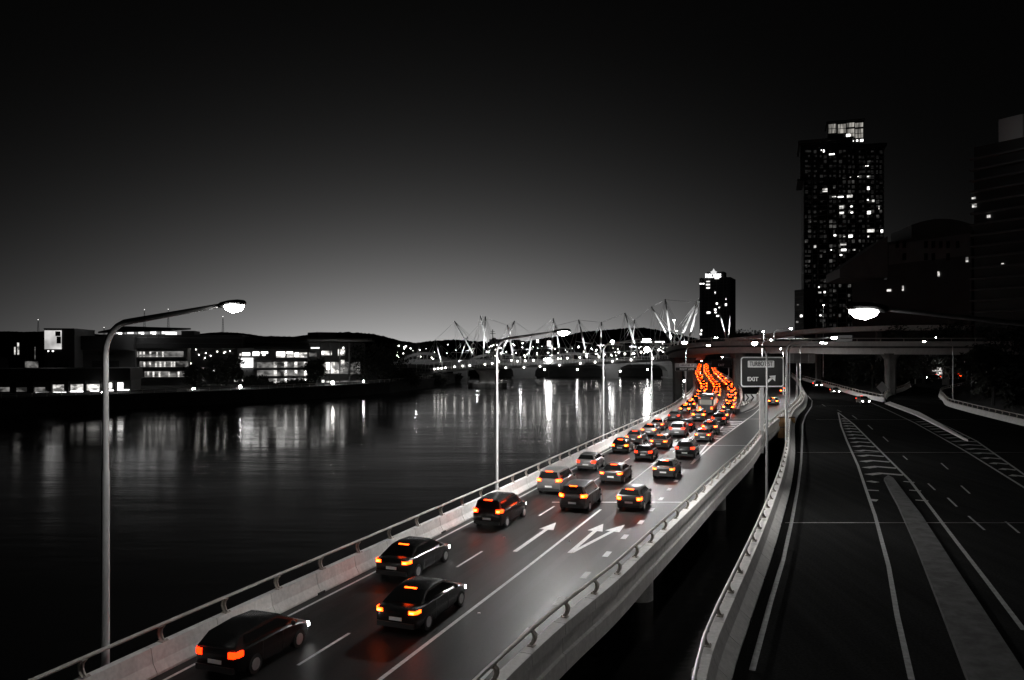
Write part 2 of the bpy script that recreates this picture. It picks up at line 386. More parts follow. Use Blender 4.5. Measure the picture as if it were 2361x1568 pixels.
strip(mb, [G(*p) for p in [(1734, 1546), (1777.3, 1386), (1806, 1290), (1825, 1204), (1839.7, 1124), (1847, 1066), (1849.5, 1019), (1850.5, 978), (1858, 957), (1871, 937), (1872.5, 924), (1862, 912)]], 0.2)
tl = [G(*p) for p in [(2102, 1568), (2068.4, 1418), (2049, 1306), (2017.3, 1188), (1995, 1124), (1978, 1073), (1952.5, 1016.5), (1939.6, 983), (1932.5, 951)]]
tr = [G(*p) for p in [(2361, 1453), (2266.7, 1328.7), (2202.7, 1245.5), (2142, 1165.5), (2096.8, 1106.5), (2045, 1055), (2006.7, 1016.5), (1968, 978), (1932.5, 951)]]
strip(mb, tl, 0.2); strip(mb, tr, 0.2)
tlc, trc = Curve(tl), Curve(tr)
for Y in np.arange(55.2, 126, 4.4 if False else 3.9):
    a, b = tlc(Y)+.4, trc(Y)-.4
    if b-a < .3: continue
    if Y < 64:
        ia, ib = G(2036, 1097)[0], G(2062, 1097)[0]
        k0 = float(np.interp(Y, [54, 66], [G(2062, 1160)[0]-1.5, ia-.1])); k1 = float(np.interp(Y, [54, 66], [G(2105, 1160)[0]-.3, ib]))
        strip(mb, [(a, Y-.3), (k0-.3, Y)], 0.8); strip(mb, [(k1+1.0, Y-.1), (b, Y-.4)], 0.8)
    else: strip(mb, [(a, Y-.5), ((a+b)/2, Y+0.3), (b, Y-.7)], 0.8)
l1 = [G(*p) for p in [(2003, 926.4), (2044.5, 944.5), (2109, 975), (2173.8, 1011), (2225.5, 1040), (2361, 1124), (2500, 1215)]]
l2 = [G(*p) for p in [(2130, 958), (2200, 991), (2251, 1016.5), (2361, 1094), (2500, 1190)]]
strip(mb, l1, 0.2); strip(mb, l2, 0.2)
l1c, l2c = Curve(l1), Curve(l2)
for Y in np.arange(66, 118, 3.6):
    a, b = l1c(Y)+.4, l2c(Y)-.4
    if b-a > .5: strip(mb, [(a, Y-.4), ((a+b)/2, Y+.2), (b, Y-.6)], 0.7)
for a, b in [((2233, 1190), (2270, 1222)), ((2185, 1148), (2206, 1168)), ((2140, 1115), (2156, 1130)), ((2082, 1051), (2092, 1060)), ((2036, 1007), (2048, 1018)), ((2001, 980), (2012, 990)), ((1965, 958), (1976, 966)), ((1930, 945), (1940, 950)), ((1895, 932), (1903, 937)), ((2318, 1202), (2350, 1229)), ((2170, 1068), (2186, 1082)), ((2216, 1120), (2236, 1138))]:
    strip(mb, [G(*a), G(*b)], 0.13)
tag(mb.build('city_road_markings', M_paint_worn), kind='structure')
mb = MB()
for w in (3.75, 7.15):
    for Y in np.arange(21.5 if w < 5 else 66, 230, 11.9): x, y = CA.off(Y, w); mb.box((x, y, zr(y)+.016), (.11, .09, .03))
for Y in np.arange(22, 50, 11.9): x, y = CA.off(Y, 7.4); mb.box((x, y, .016), (.11, .09, .03))
tag(mb.build('road_studs', M_signw), kind='structure')
# raised median island
il = [G(*p) for p in [(2030, 1120), (2036.4, 1099), (2068.4, 1159), (2113, 1258), (2161, 1380), (2233, 1568)]]
L_ = [G(*p, .2) for p in [(2038, 1102), (2052, 1130), (2068.4, 1159), (2113, 1258), (2161, 1380), (2233, 1568), (2290, 1730)]]
R_ = [G(*p, .2) for p in [(2060, 1102), (2085, 1135), (2126, 1188), (2209, 1316), (2273, 1412), (2375, 1568), (2480, 1730)]]
tip = G(2048, 1095, .2)
def island(poly, name, label, m=mat('island_concrete', .06, .9, 0, .4, 1.5, .3, .1), h=.2):
    mb = MB(); mb.prism(poly, 0.0, h); c = poly[0]
    o = mb.build(name, m, origin=(c[0], c[1], 0)); return tag(o, label, 'kerb island')
island(L_+R_[::-1]+[tip], 'kerb_island', 'long raised concrete kerb island running out of the bottom right corner')
L2 = [G(*p, .2) for p in [(2040, 929), (2110, 955), (2165, 982), (2222, 1011)]]; R2 = [G(*p, .2) for p in [(2232, 1014), (2175, 980), (2120, 950), (2052, 926)]]
island(L2+R2, 'kerb_island', 'narrow raised concrete kerb island running from the barrier nose between two carriageways', M_conc)

# ------------------------------------------------------------------ viaduct under the expressway
def sweep_x(mb, curve, side, prof, Ya, Yb, step=3.0):
    """profile [(w outward, z)] carried along a curve; side +1: outward is right"""
    R = []
    Y = Ya
    while True:
        Y = min(Y, Yb)
        R.append([Vector((*curve.off(Y, side*w), zr(Y)+z)) for w, z in prof])
        if Y >= Yb: break
        Y += step
    return mb.rings(R)
via = empty('elevated_viaduct', (CA(30), 30, -1), 'concrete viaduct on round columns carrying the busy expressway over the river', 'viaduct')
mb = MB()
def slab(mb, fl, fr, Ya, Yb, zt, zb, step=4):
    R = []; Y = Ya
    while True:
        Y = min(Y, Yb); z = zr(Y); a, b = fl(Y), fr(Y)
        R.append([Vector((a, Y, z+zt)), Vector((b, Y, z+zt)), Vector((b, Y, z+zb)), Vector((a, Y, z+zb))])
        if Y >= Yb: break
        Y += step
    return mb.rings(R)
slab(mb, lambda Y: CA(Y)-.3, lambda Y: CC(Y)+.3, 8, 128.5, -.02, -.7)
slab(mb, lambda Y: CA(Y)-.3, lambda Y: CM(Y)+.3, 128.5, 520, -.02, -.7)
slab(mb, lambda Y: CL(Y)-.3, lambda Y: CC(Y)+.3, 128.5, 300, -.02, -.7)
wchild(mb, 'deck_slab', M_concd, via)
mb = MB()
for w in (1.6, 4.6, 7.6): slab(mb, lambda Y, w=w: CA(Y)+w-.35, lambda Y, w=w: CA(Y)+w+.35, 8, 260, -.7, -1.7, 6)
slab(mb, lambda Y: CC(Y)-1.9, lambda Y: CC(Y)-1.2, 8, 200, -.7, -1.7, 6)
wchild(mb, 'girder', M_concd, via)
for Y in (20, 46.5, 73.4, 100, 127, 154, 182, 212, 245):
    for c, w in ((CC, -2.1), (CA, 3.0)):
        x, y = c.off(Y, w)
        if c is CC and Y > 200: continue
        mb = MB(); mb.tube([(x, y, WZ-1.5), (x, y, -1.3+zr(Y))], .8, 20); wchild(mb, 'column', M_conc, via, True)
    xa, xb = CA(Y)+1.2, (CC(Y) if Y < 128 else CM(Y))-1.0
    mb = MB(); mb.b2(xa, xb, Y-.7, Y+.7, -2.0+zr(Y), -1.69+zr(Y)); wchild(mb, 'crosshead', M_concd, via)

# ------------------------------------------------------------------ barriers
JPC = [(0, 0.004), (0, .08), (.15, .38), (.22, .86), (.66, .86), (.68, .45), (.56, .42), (.56, -.2), (.68, -.24), (.70, -.85), (.3, -.85), (.3, -.03)]
JP = [(0, 0.004), (0, .08), (.17, .38), (.26, .86), (.52, .86), (.52, -.35), (.55, -.4), (.55, -.95), (.3, -.95), (.3, -.03)]
CORE = [(.05, 0.0), (.2, .4), (.3, .83), (.49, .83), (.49, -.9), (.32, -.9), (.3, -.03)]
def post_mesh():
    mb = MB(); pr = [(.40, .86), (.50, .98), (.55, 1.12), (.53, 1.26), (.44, 1.36)]
    for i in range(len(pr)-1):
        a, b = pr[i], pr[i+1]
        mb.add([(a[0], -.1, a[1]), (a[0], .1, a[1]), (a[0]-.03, .1, a[1]), (a[0]-.03, -.1, a[1]), (b[0], -.1, b[1]), (b[0], .1, b[1]), (b[0]-.03, .1, b[1]), (b[0]-.03, -.1, b[1])],
               [(0, 4, 5, 1), (1, 5, 6, 2), (2, 6, 7, 3), (3, 7, 4, 0)])
        mb.add([(a[0]-.03, -.02, a[1]), (a[0]-.03, .02, a[1]), (a[0]-.13, .02, a[1]), (a[0]-.13, -.02, a[1]), (b[0]-.03, -.02, b[1]), (b[0]-.03, .02, b[1]), (b[0]-.13, .02, b[1]), (b[0]-.13, -.02, b[1])],
               [(0, 4, 5, 1), (1, 5, 6, 2), (2, 6, 7, 3), (3, 7, 4, 0)])
    mb.b2(.27, .50, -.13, .13, .858, .89); mb.b2(.36, .46, -.09, .09, 1.345, 1.37)
    for sy in (-.09, .09): mb.tube([(.30, sy, .88), (.30, sy, .93)], .018, 6)
    ob = mb.build('post', M_post); me = ob.data; bpy.data.objects.remove(ob); return me
PM = post_mesh()
def barrier(curve, side, Ya, Yb, label, joints=True, posts=True, step=3.05, maxp=100, prof=JP, rail_from=None, m=M_conc, drains=True, dw=0.0):
    core = [(w+dw, z) for w, z in CORE]
    o = empty('road_barrier', (curve(Ya), Ya, 0), label, 'barrier')
    Yl = curve.arc(Ya, Yb, step)
    mb = MB()
    for a, b in zip(Yl[:-1], Yl[1:]):
        g = 0.012 if a < 110 else 0
        n = 2 if a < 120 else 1
        R = [[Vector((*curve.off(a+g+(b-a-2*g)*k/n, side*w), zr(a)+z)) for w, z in prof] for k in range(n+1)]
        mb.rings(R, cap=(a < 110))
    wchild(mb, 'concrete_parapet', m, o)
    mb = MB(); sweep_x(mb, curve, side, core, Ya, min(115, Yb), 3); 
    if Ya < 115: wchild(mb, 'joint_filler', M_joint, o)
    if posts:
        Yp = Yl[:maxp]
        mb = MB(); mb.tube([Vector((*curve.off(Y, side*(.40+dw)), zr(Y)+1.43)) for Y in Yl], .065, 8); wchild(mb, 'top_rail', M_steelw, o, True)
        for Y in Yp:
            k = curve.slope(Y+.5); ang = math.atan2(1, k)-math.pi/2
            p = bpy.data.objects.new('post', PM); COL.objects.link(p); p.parent = o
            x, y = curve.off(Y+.6, side*dw)
            p.location = Vector((x, y, zr(y)))-o.location
            p.rotation_euler = (0, 0, ang+(0 if side > 0 else math.pi))
    if drains:
        for Y in Yl[1::2][:22]:
            mb = MB(); x, y = curve.off(Y, side*.02); mb.box((x, y, zr(Y)+.045), (.13, .5, .085), -math.atan(curve.slope(Y))); wchild(mb, 'drain_outlet', M_joint, o)
    return o
barrier(CA, -1, 8, 540, 'pale concrete barrier with tubular rail between the busy lanes and the open river')
barrier(CC, 1, 8, 330, 'concrete barrier with tubular rail along the exit lane, its outer fascia facing the water gap', drains=False, prof=JPC)
barrier(CM, 1, 131.5, 480, 'lit concrete barrier on the right of the curving through lanes behind the large sign', drains=False)
barrier(CL, -1, 131.5, 255, 'bright white concrete barrier on the left side of the exit ramp', drains=False)
barrier(CD, -1, 10, 212, 'pale concrete barrier with scalloped rail posts at left edge of the right carriageway', drains=True, dw=.42, prof=[(0, 0.004), (0, .1), (.4, .42), (.58, .86), (.98, .86), (.98, -.35), (1.0, -.4), (1.0, -.95), (.5, -.95), (.5, -.03)])
barrier(CF, 1, 161, 262, 'dark railed concrete barrier along the far side of the carriageway beneath the overpass', drains=False)
barrier(CN, -1, 169, 222, 'short railed concrete barrier curving up from the nose beside the overpass pillar', drains=False)
barrier(CR, 1, 60, 226, 'long dim concrete barrier with rail at the far right roadside below the trees', drains=False, maxp=60)
# nose infill blocks
mb = MB(); mb.prism([G(1697, 955), G(1703, 945), (CM(150)+.3, 150), (CL(150)-.3, 150), (CL(140)-.2, 140)], 0, .86); 
tag(mb.build('barrier_nose', M_conc, origin=(*G(1697, 955), 0)), 'pale concrete wedge closing the gap where the exit ramp leaves the expressway', 'barrier')
cx_, cy_ = CM(151)+.5, 149.5
mb = MB(); mb.b2(cx_, cx_+2.2, cy_, cy_+.06, .95, 2.3); ch = mb.build('chevron_sign', M_signw, origin=(cx_+1.1, cy_, 0)); tag(ch, 'white chevron board standing on the barrier nose at the exit', 'sign')
mb = MB()
for k in range(2):
    x = .1+k*.95-1.1; mb.add([(x, -.01, 1.0), (x+.3, -.01, 1.0), (x+.75, -.01, 1.62), (x+.3, -.01, 2.25), (x, -.01, 2.25), (x+.45, -.01, 1.62)], [(0, 1, 2, 5), (5, 2, 3, 4)])
mb.build('chevron_marks', M_signd, ch)
mb = MB(); mb.b2(-.06, .06, .06, .14, .8, 2.2); mb.build('support_post', M_pole, ch)

# ------------------------------------------------------------------ street lamps
def lamp(base, head, z0=0.0, label='', power=3000, emi=None, r=.1, bend=1.0, group='street lamps', collar=True, size=1.0, segs=10, light=True, spot=3.1, pm=None):
    """base, head: world points; the arm rises gently to the head"""
    b = Vector((base[0], base[1], z0)); h = Vector(head)
    o = empty('street_lamp', b, label, 'street lamp', group)
    d = Vector((h.x-b.x, h.y-b.y, 0)); L = max(d.length, .3); d.normalize()
    rise = min(.09*L, .5); zt = h.z-rise
    H = zt-z0
    mb = MB()
    if collar:
        mb.tube([(0, 0, -.2), (0, 0, .9), (0, 0, .98), (0, 0, H*.6), (0, 0, H*.6+.1), (0, 0, H-bend)], [r*1.5, r*1.5, r*1.2, r*1.2, r, r*.95], segs)
    else: mb.tube([(0, 0, -.2), (0, 0, H-bend)], [r*1.2, r*.9], segs)
    mb.build('pole', pm or M_pole, o, True)
    pts = []
    bb = min(bend, L*.8)
    for k in range(7):
        a = math.pi/2*k/6; pts.append(d*(bb*(1-math.cos(a)))+Vector((0, 0, H-bend+bend*math.sin(a))))
    hx = d*(L-.35*size); pts.append(Vector((hx.x, hx.y, H+rise)))
    mb = MB(); mb.tube(pts, [r*.95]*7+[r*.6], segs); mb.build('arm', pm or M_pole, o, True)
    # head: housing over a glass bowl
    yaw = math.atan2(d.y, d.x); Rm = Matrix.Rotation(yaw, 3, 'Z'); c = Vector((d.x*L, d.y*L, H+rise))
    def ring(xs, w, zc, hh, n=12): return [Rm @ Vector((xs, w*math.cos(2*math.pi*k/n), zc+hh*math.sin(2*math.pi*k/n)))*1.0 for k in range(n)]
    mb = MB(); mb.rings([[c+v*size for v in ring(x_, w, z_, q)] for x_, w, z_, q in ((-.5, .05, 0, .05), (-.42, .1, 0, .09), (-.3, .13, .02, .09), (-.1, .18, .04, .1), (.15, .19, .05, .1), (.35, .15, .05, .08), (.42, .04, .04, .03))])
    mb.build('lamp_housing', M_dark, o, True)
    mb = MB(); mb.rings([[c+v*size for v in ring(x_, w, z_, q)] for x_, w, z_, q in ((-.28, .05, -.05, .04), (-.2, .14, -.07, .1), (0, .18, -.08, .16), (.2, .16, -.07, .13), (.34, .05, -.05, .05))])
    mb.build('lamp_bowl', emi or E_lamp, o, True)
    if light:
        ld = bpy.data.lights.new('lamp_light', 'SPOT'); ld.energy = power; ld.spot_size = spot; ld.spot_blend = .35; ld.shadow_soft_size = .12; ld.color = (1, .985, .96)
        lo = bpy.data.objects.new('lamp_light', ld); COL.objects.link(lo); lo.parent = o; lo.location = c-Vector((0, 0, .27*size))
        lo.visible_glossy = True
    return o
NV = (0.943, -0.333)
LP = [(-12.6, 24.2, 620, 'nearest tall curved street lamp rising beside the river barrier at far left'), (-1.07, 54.5, 10500, 'second tall street lamp along the river barrier, in front of the footbridge masts'),
      (10.1, 86.6, 11000, 'third street lamp along the river barrier counting from the left'), (20.9, 117, 11000, 'fourth street lamp along the river barrier, just before the curve'), (37.8, 170, 8000, 'fifth river-side street lamp, rising through the small lane sign')]
for i, (X, Y, pw, lb) in enumerate(LP):
    L = 4.8
    lamp((X, Y), (X+NV[0]*L, Y+NV[1]*L, 11.85), -.2, lb, pw, size=1.0 if i == 0 else 1.3)
def lpx(bx, bd, hx, hy, hd, lb, pw, z0=0, **k):
    h = P(hx, hy, hd); lamp(((bx-CX)/F*bd, bd), h, z0, lb, pw, **k)
lpx(1768, 52, 1740, 789, 48.5, 'dark lamp post in front of the large exit sign, lamp curving left', 2200, -.3, size=.9, r=.07, pm=mat('pole_dull', .16, .6, .2, .2, 3))
lpx(1757, 150, 1778, 783, 147, 'thin pale lamp post behind the large exit sign', 4000)
lpx(1813, 79, 1922, 777, 78, 'slim lamp post in the gap between carriageways with an arm reaching right', 1500, -.3)
lpx(1820, 133, 1895, 789, 131, 'lamp post at the merging barriers with its arm reaching right', 600, -.3)
lpx(1845, 183, 1903, 790, 181, 'bright pale lamp post at the end of the scalloped barrier', 1400)
lpx(2197, 170, 2131, 787, 168, 'lamp post at right by the dark trees with arm reaching left', 260)
lpx(2450, 25.5, 1995, 712, 25.0, 'very bright lamp on a long arm reaching in from the right edge', 220, 0, size=1.5, emi=emit('lamp_bowl_near', (1, .99, .97), 22))
lpx(1806, 186, 1800, 803, 183, 'lamp glaring right in front of the overpass girder above the sign back', 5000, collar=False)
lpx(2110, 232, 2159, 777, 230, 'distant lamp post among the trees above the cross street', 500, 1)
lpx(2240, 215, 2194, 806, 214, 'low lamp half hidden in the trees above the right ramp', 500, 1)
lpx(1700, 262, 1665, 823, 260, 'bright lamp post under the overpass above a small exit sign', 4000, 1)
lpx(1622, 300, 1618, 832, 298, 'tiny distant lamp post on the river side beneath the overpass', 500, 1.4, collar=False)

# ------------------------------------------------------------------ overpass
ov = empty('overpass_bridge', (80, 195, 0), 'concrete overpass with railings crossing above both carriageways on thick pillars', 'overpass')
OV = [(2420, 178), (2250, 181), (2050, 185), (1900, 190), (1800, 195), (1700, 201), (1640, 206), (1590, 211), (1560, 216), (1542, 224), (1536, 236), (1541, 252), (1552, 272), (1575, 300)]
zt_ = [787, 787, 787, 787, 786.5, 786, 787.5, 791, 795.5, 801, 806, 808, 810, 812]
pth = []
for (x, d), yt in zip(OV, zt_): pth.append(P(x, yt, d))
# smooth resample
def resample(pts, n):
    t = np.cumsum([0]+[(pts[i+1]-pts[i]).length for i in range(len(pts)-1)]); tt = np.linspace(0, t[-1], n)
    arr = np.array([list(p) for p in pts]); out = [Vector([float(np.interp(q, t, arr[:, k])) for k in range(3)]) for q in tt]
    for _ in range(2): out = [out[0]]+[(out[i-1]+out[i]*2+out[i+1])/4 for i in range(1, len(out)-1)]+[out[-1]]
    return out
op = resample(pth, 70)
def osweep(mb, prof, pts=op):
    R = []
    for i, p in enumerate(pts):
        t = pts[min(i+1, len(pts)-1)]-pts[max(i-1, 0)]; t.z = 0; t.normalize(); n = Vector((t.y, -t.x, 0))     # away from camera side
        R.append([p+n*(w)+Vector((0, 0, z)) for w, z in prof])
    return mb.rings(R)
for side, nm in ((-1, 'parapet'), (1, 'parapet')):
    o_ = 0 if side < 0 else 8.6
    mb = MB(); osweep(mb, [(o_, -.01), (o_, -1.15), (o_+.35, -1.15), (o_+.35, -.01)]); wchild(mb, nm, M_conc, ov)
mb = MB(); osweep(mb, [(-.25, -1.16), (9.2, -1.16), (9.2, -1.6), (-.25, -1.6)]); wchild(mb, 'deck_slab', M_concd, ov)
mb = MB(); osweep(mb, [(.5, -1.61), (8.5, -1.61), (7.6, -3.1), (1.1, -3.1)]); wchild(mb, 'box_girder', M_conc, ov)
mb = MB()
for o_ in (.18, 8.78): mb.tube([p+Vector((0, 0, .75)) for p in [q+Vector((0, o_, 0)) for q in op[:52]]], .07, 6)
wchild(mb, 'top_rail', M_steelw, ov)
for i in range(0, 52, 2):
    p = op[i]; mb = MB(); mb.box(p+Vector((0, .18, .36)), (.14, .14, .76)); wchild(mb, 'rail_post', M_post, ov)
for x, d, w in ((2053, 187.5, 2.3), (1562, 219, 2.4), (1589, 216, 2.0), (1700, 204, 2.2)):
    c = P(x, 810, d); zg = WZ-1 if x < 1650 else -.5
    mb = MB(); hw = w/2; zt2 = 8.9 if x < 1650 else 10.2
    mb.rings([[Vector((c.x+a*hw*k, c.y+b*hw*k*.8, z)) for a, b in ((-1, -.6), (-.6, -1), (.6, -1), (1, -.6), (1, .6), (.6, 1), (-.6, 1), (-1, .6))] for z, k in ((zg, 1), (zt2-3.5, 1), (zt2-1.6, 1.15), (zt2-.2, 1.9))])
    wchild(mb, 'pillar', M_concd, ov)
# higher ramp behind
hp = resample([P(1700, 787, 270), P(1760, 781, 262), P(1830, 771, 255), P(1930, 762.5, 245), P(2100, 758, 232), P(2400, 757, 215)], 30)
hv = empty('flyover_ramp', (95, 255, 0), 'thin upper ramp sloping up behind the overpass, darker than it', 'overpass')
mb = MB(); osweep(mb, [(0, .9), (0, -.5), (7, -.5), (7, .9), (6.8, .9), (6.8, 0), (.2, 0), (.2, .9)], hp); wchild(mb, 'deck', M_conc, hv)
for i in (10, 16, 22):
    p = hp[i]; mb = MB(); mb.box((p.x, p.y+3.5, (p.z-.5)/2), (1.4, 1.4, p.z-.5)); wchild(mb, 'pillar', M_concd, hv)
def otop(x): # z of overpass parapet near pixel x
    return min(op, key=lambda p: abs((p.x/p.y*F+CX)-x) + (100 if p.y > 218 else 0))
for bx, hx, hy, lb, pw in ((1536, 1554, 738, 'lamp post on the left bend of the overpass in front of the tall masts', 900), (1596, 1650, 778, 'large bright lamp leaning over the overpass in front of the hotel tower', 2500), (1783, 1760, 763, 'lamp post on the overpass above the large exit sign', 900),
                       (1806, 1823, 757, 'lamp post on the overpass to the left of the tall apartment tower', 900)):
    q = otop(bx); 
    h = P(hx, hy, q.y+3.5); lamp((q.x, q.y+4.2), h, q.z-1.16, lb, pw, collar=False, r=.08, size=1.2)
lpx(1898, 232, 1899, 703, 230, 'tall thin lamp post standing before the foot of the apartment tower', 300, 3, collar=False, emi=E_lampw)
lpx(1578, 285, 1560, 762, 283, 'lamp post behind the bend of the overpass, lower lamp among the masts', 300, 1.5, collar=False)

# ------------------------------------------------------------------ signs
def text_mesh(txt, size, name, m, parent, loc, extrude=.01, bold=0.0, align='CENTER', width=None):
    cu = bpy.data.curves.new(name, 'FONT'); cu.body = txt; cu.size = size; cu.extrude = extrude; cu.align_x = align; cu.align_y = 'CENTER'; cu.offset = bold
    tmp = bpy.data.objects.new(name, cu); COL.objects.link(tmp)
    dg = bpy.context.evaluated_depsgraph_get(); me = bpy.data.meshes.new_from_object(tmp.evaluated_get(dg))
    bpy.data.objects.remove(tmp)
    me.materials.clear(); me.materials.append(m)
    o = bpy.data.objects.new(name, me); COL.objects.link(o); o.parent = parent; o.location = loc; o.rotation_euler = (math.pi/2, 0, 0)
    if width: xs = [v.co.x for v in me.vertices]; o.scale.x = width/(max(xs)-min(xs))
    return o
def rrect(w, h, r, n=5):
    pts = []
    for cx, cy, a0 in ((w/2-r, h/2-r, 0), (-w/2+r, h/2-r, 90), (-w/2+r, -h/2+r, 180), (w/2-r, -h/2+r, 270)):
        for k in range(n+1): a = math.radians(a0+90*k/n); pts.append((cx+r*math.cos(a), cy+r*math.sin(a)))
    return pts
def panel(w, h, r, y0, y1, name, m, parent, off=(0, 0)):
    pts = [(x+off[0], z+off[1]) for x, z in rrect(w, h, r)]; mb = MB(); n = len(pts)
    mb.add([(x, y0, z) for x, z in pts]+[(x, y1, z) for x, z in pts], [tuple(range(n)), tuple(range(n, 2*n))[::-1]]+[(i, (i+1) % n, (i+1) % n+n, i+n) for i in range(n)])
    return mb.build(name, m, parent)
d = 90.0; s = d/F
c = P(1757.5, 857.5, d)
sg = empty('exit_sign', c, 'large dark road sign reading TURBOT ST and EXIT with an up-right arrow', 'road sign')
w, h = 101*s, 71*s
panel(w, h, .35, 0, .08, 'board', M_signd, sg)
pts = rrect(w-.08, h-.08, .33); pi = rrect(w-.34, h-.34, .24); n = len(pts); mb = MB()
mb.add([(x, -.012, z) for x, z in pts]+[(x, -.012, z) for x, z in pi], [(i, (i+1) % n, (i+1) % n+n, i+n) for i in range(n)]); mb.build('border', M_signw, sg)
panel(61*s, 15.5*s, .08, -.03, -.002, 'street_name_plate', M_signw, sg, (-3*s, 18*s))
text_mesh('TURBOT ST', .76, 'lettering', M_signd, sg, (-3*s, -.045, 18*s), bold=.004, width=53*s)
text_mesh('EXIT', .66, 'lettering', M_signw, sg, (-22*s, -.03, -17*s), bold=.015, width=25*s)
mb = MB()
def A2(pts_): mb.add([(x*s, -.03, z*s) for x, z in pts_], [tuple(range(len(pts_)))])
A2([(12, -26), (17, -21.5-.5), (25.5, -13.5), (22, -10), (9, -22)]); A2([(30.5, -8), (15.5, -9.5), (29.5, -22)]); mb.build('arrow', M_signw, sg)
mb = MB(); mb.b2(-.2, .2, .09, .5, -9.4, 1.0); mb.b2(-w/2+.2, w/2-.2, .085, .2, .6, .75); mb.b2(-w/2+.2, w/2-.2, .085, .2, -.9, -.75); mb.build('support_post', M_pole, sg)
# bracket holding the post on the viaduct edge
d = 160.0; s = d/F; c = P(1581.5, 846.5, d)
sg2 = empty('lane_sign', c, 'small wide road sign reading HERSCHEL ST RIGHT LANE beside the overpass pillars', 'road sign')
w, h = 50*s, 18*s
panel(w, h, .15, 0, .06, 'board', M_signb, sg2); panel(w-.25, h*.42, .08, -.03, -.002, 'lane_plate', M_signd, sg2, (0, -h*.25))
panel(w*.68, h*.36, .06, -.03, -.002, 'street_name_plate', M_signw, sg2, (.2, h*.24))
text_mesh('HERSCHEL ST', .46, 'lettering', M_signd, sg2, (.2, -.045, h*.24), bold=.012, width=w*.6); text_mesh('RIGHT LANE', .55, 'lettering', M_signw, sg2, (.2, -.045, -h*.25), bold=.012, width=w*.66)
mb = MB(); mb.b2(-.12, .12, .07, .3, -c.z-.2, 0.6); mb.build('support_post', M_pole, sg2)
d = 170.0; s = d/F; c = P(1846.5, 826, d)
sg3 = empty('sign_back', c, 'pale metal back of a road sign mounted under the overpass', 'road sign')
w, h = 67*s, 23*s; panel(w, h, .3, 0, .08, 'board', M_signb, sg3); mb = MB()
for x in (-.25, .0, .27): mb.b2(w*x-.05, w*x+.05, -.1, -.001, -h/2+.1, h/2-.1)
mb.b2(-w/2+.15, w/2-.15, -.12, -.101, -h*.22, -h*.17); mb.build('stiffener', M_pole, sg3)
mb = MB(); mb.b2(-.9, -.6, .09, .35, -c.z-.3, 1.0); mb.build('support_post', M_pole, sg3)
d = 255.0; s = d/F; c = P(1663, 839, d)
sg4 = empty('small_exit_sign', c, 'tiny dark exit sign below a bright lamp under the overpass', 'road sign')
panel(52*s*.9, 17*s, .3, 0, .1, 'board', M_signd, sg4); text_mesh('EXIT', 1.0, 'lettering', M_signw, sg4, (0, -.02, -.4))
mb = MB(); mb.b2(-2.6, -2.4, .11, .35, -c.z, 1.0); mb.b2(2.4, 2.6, .11, .35, -c.z, 1.0); mb.build('support_post', M_pole, sg4)
c = P(2034, 893, 173)
ds = empty('warning_sign', c, 'diamond shaped warning sign seen at the barrier nose left of the pillar', 'road sign')
mb = MB(); mb.add([(0, 0, 1.3), (1.3, 0, 0), (0, 0, -1.3), (-1.3, 0, 0), (0, .04, 1.3), (1.3, .04, 0), (0, .04, -1.3), (-1.3, .04, 0)], [(0, 1, 2, 3), (4, 5, 6, 7), (0, 1, 5, 4), (1, 2, 6, 5), (2, 3, 7, 6), (3, 0, 4, 7)]); mb.build('board', M_signb, ds)
mb = MB(); mb.b2(-.06, .06, .05, .15, -c.z+0, 0); mb.build('support_post', M_pole, ds)
# orange equipment box on the gap side
c = P(1814, 985, 112)
eb = empty('equipment_cabinet', c, 'tan equipment cabinet hung outside the barrier behind the slim lamp posts', 'cabinet')
M_tan = mat('tan_board', (0.42, 0.24, 0.10), .6, 0, .2, 2)
mb = MB(); mb.b2(-1.2, 1.2, 0, .4, -1.6, 1.5); mb.build('box_body', M_tan, eb); mb = MB(); mb.b2(-1.25, 1.25, -.03, -.001, -.06, .06); mb.b2(-1.25, 1.25, -.03, -.001, 1.35, 1.5); mb.build('batten', M_concd, eb)

# ------------------------------------------------------------------ footbridge
fb = empty('footbridge', P(1125, 893, 325), 'long cable-stayed footbridge with leaning lit masts crossing the river behind the expressway', 'footbridge')
fd = lambda x: 340-(x-920)*.085
dy = lambda x: float(np.interp(x, [900, 980, 1100, 1250, 1400, 1545, 1600], [860, 856.5, 848, 841, 834, 827, 824]))
dk = [P(x, dy(x), fd(x)) for x in range(900, 1601, 20)]
R = []
for p in dk: R.append([p+Vector((0, a, b)) for a, b in ((0, 0), (6, 0), (6, -.9), (0, -.9))])
mb = MB(); mb.rings(R); wchild(mb, 'deck', M_bmid, fb)
mb = MB(); mb.tube([p+Vector((0, .1, 1.2)) for p in dk], .07, 4); mb.tube([p+Vector((0, .1, .7)) for p in dk], .05, 4)
for i, p in enumerate(dk[:-1]):
    for k in range(3): q = p.lerp(dk[i+1], k/3); mb.tube([q+Vector((0, .1, 0)), q+Vector((0, .1, 1.2))], .05, 4)
wchild(mb, 'handrail', M_mast, fb)
cr = [p+Vector((0, 1, 3.6)) for p in dk]
mb = MB(); mb.tube(cr, .09, 4)
for i in range(0, len(dk), 1): mb.tube([dk[i]+Vector((0, 1, 0)), cr[i]], .08, 4)
wchild(mb, 'canopy_frame', M_mast, fb)
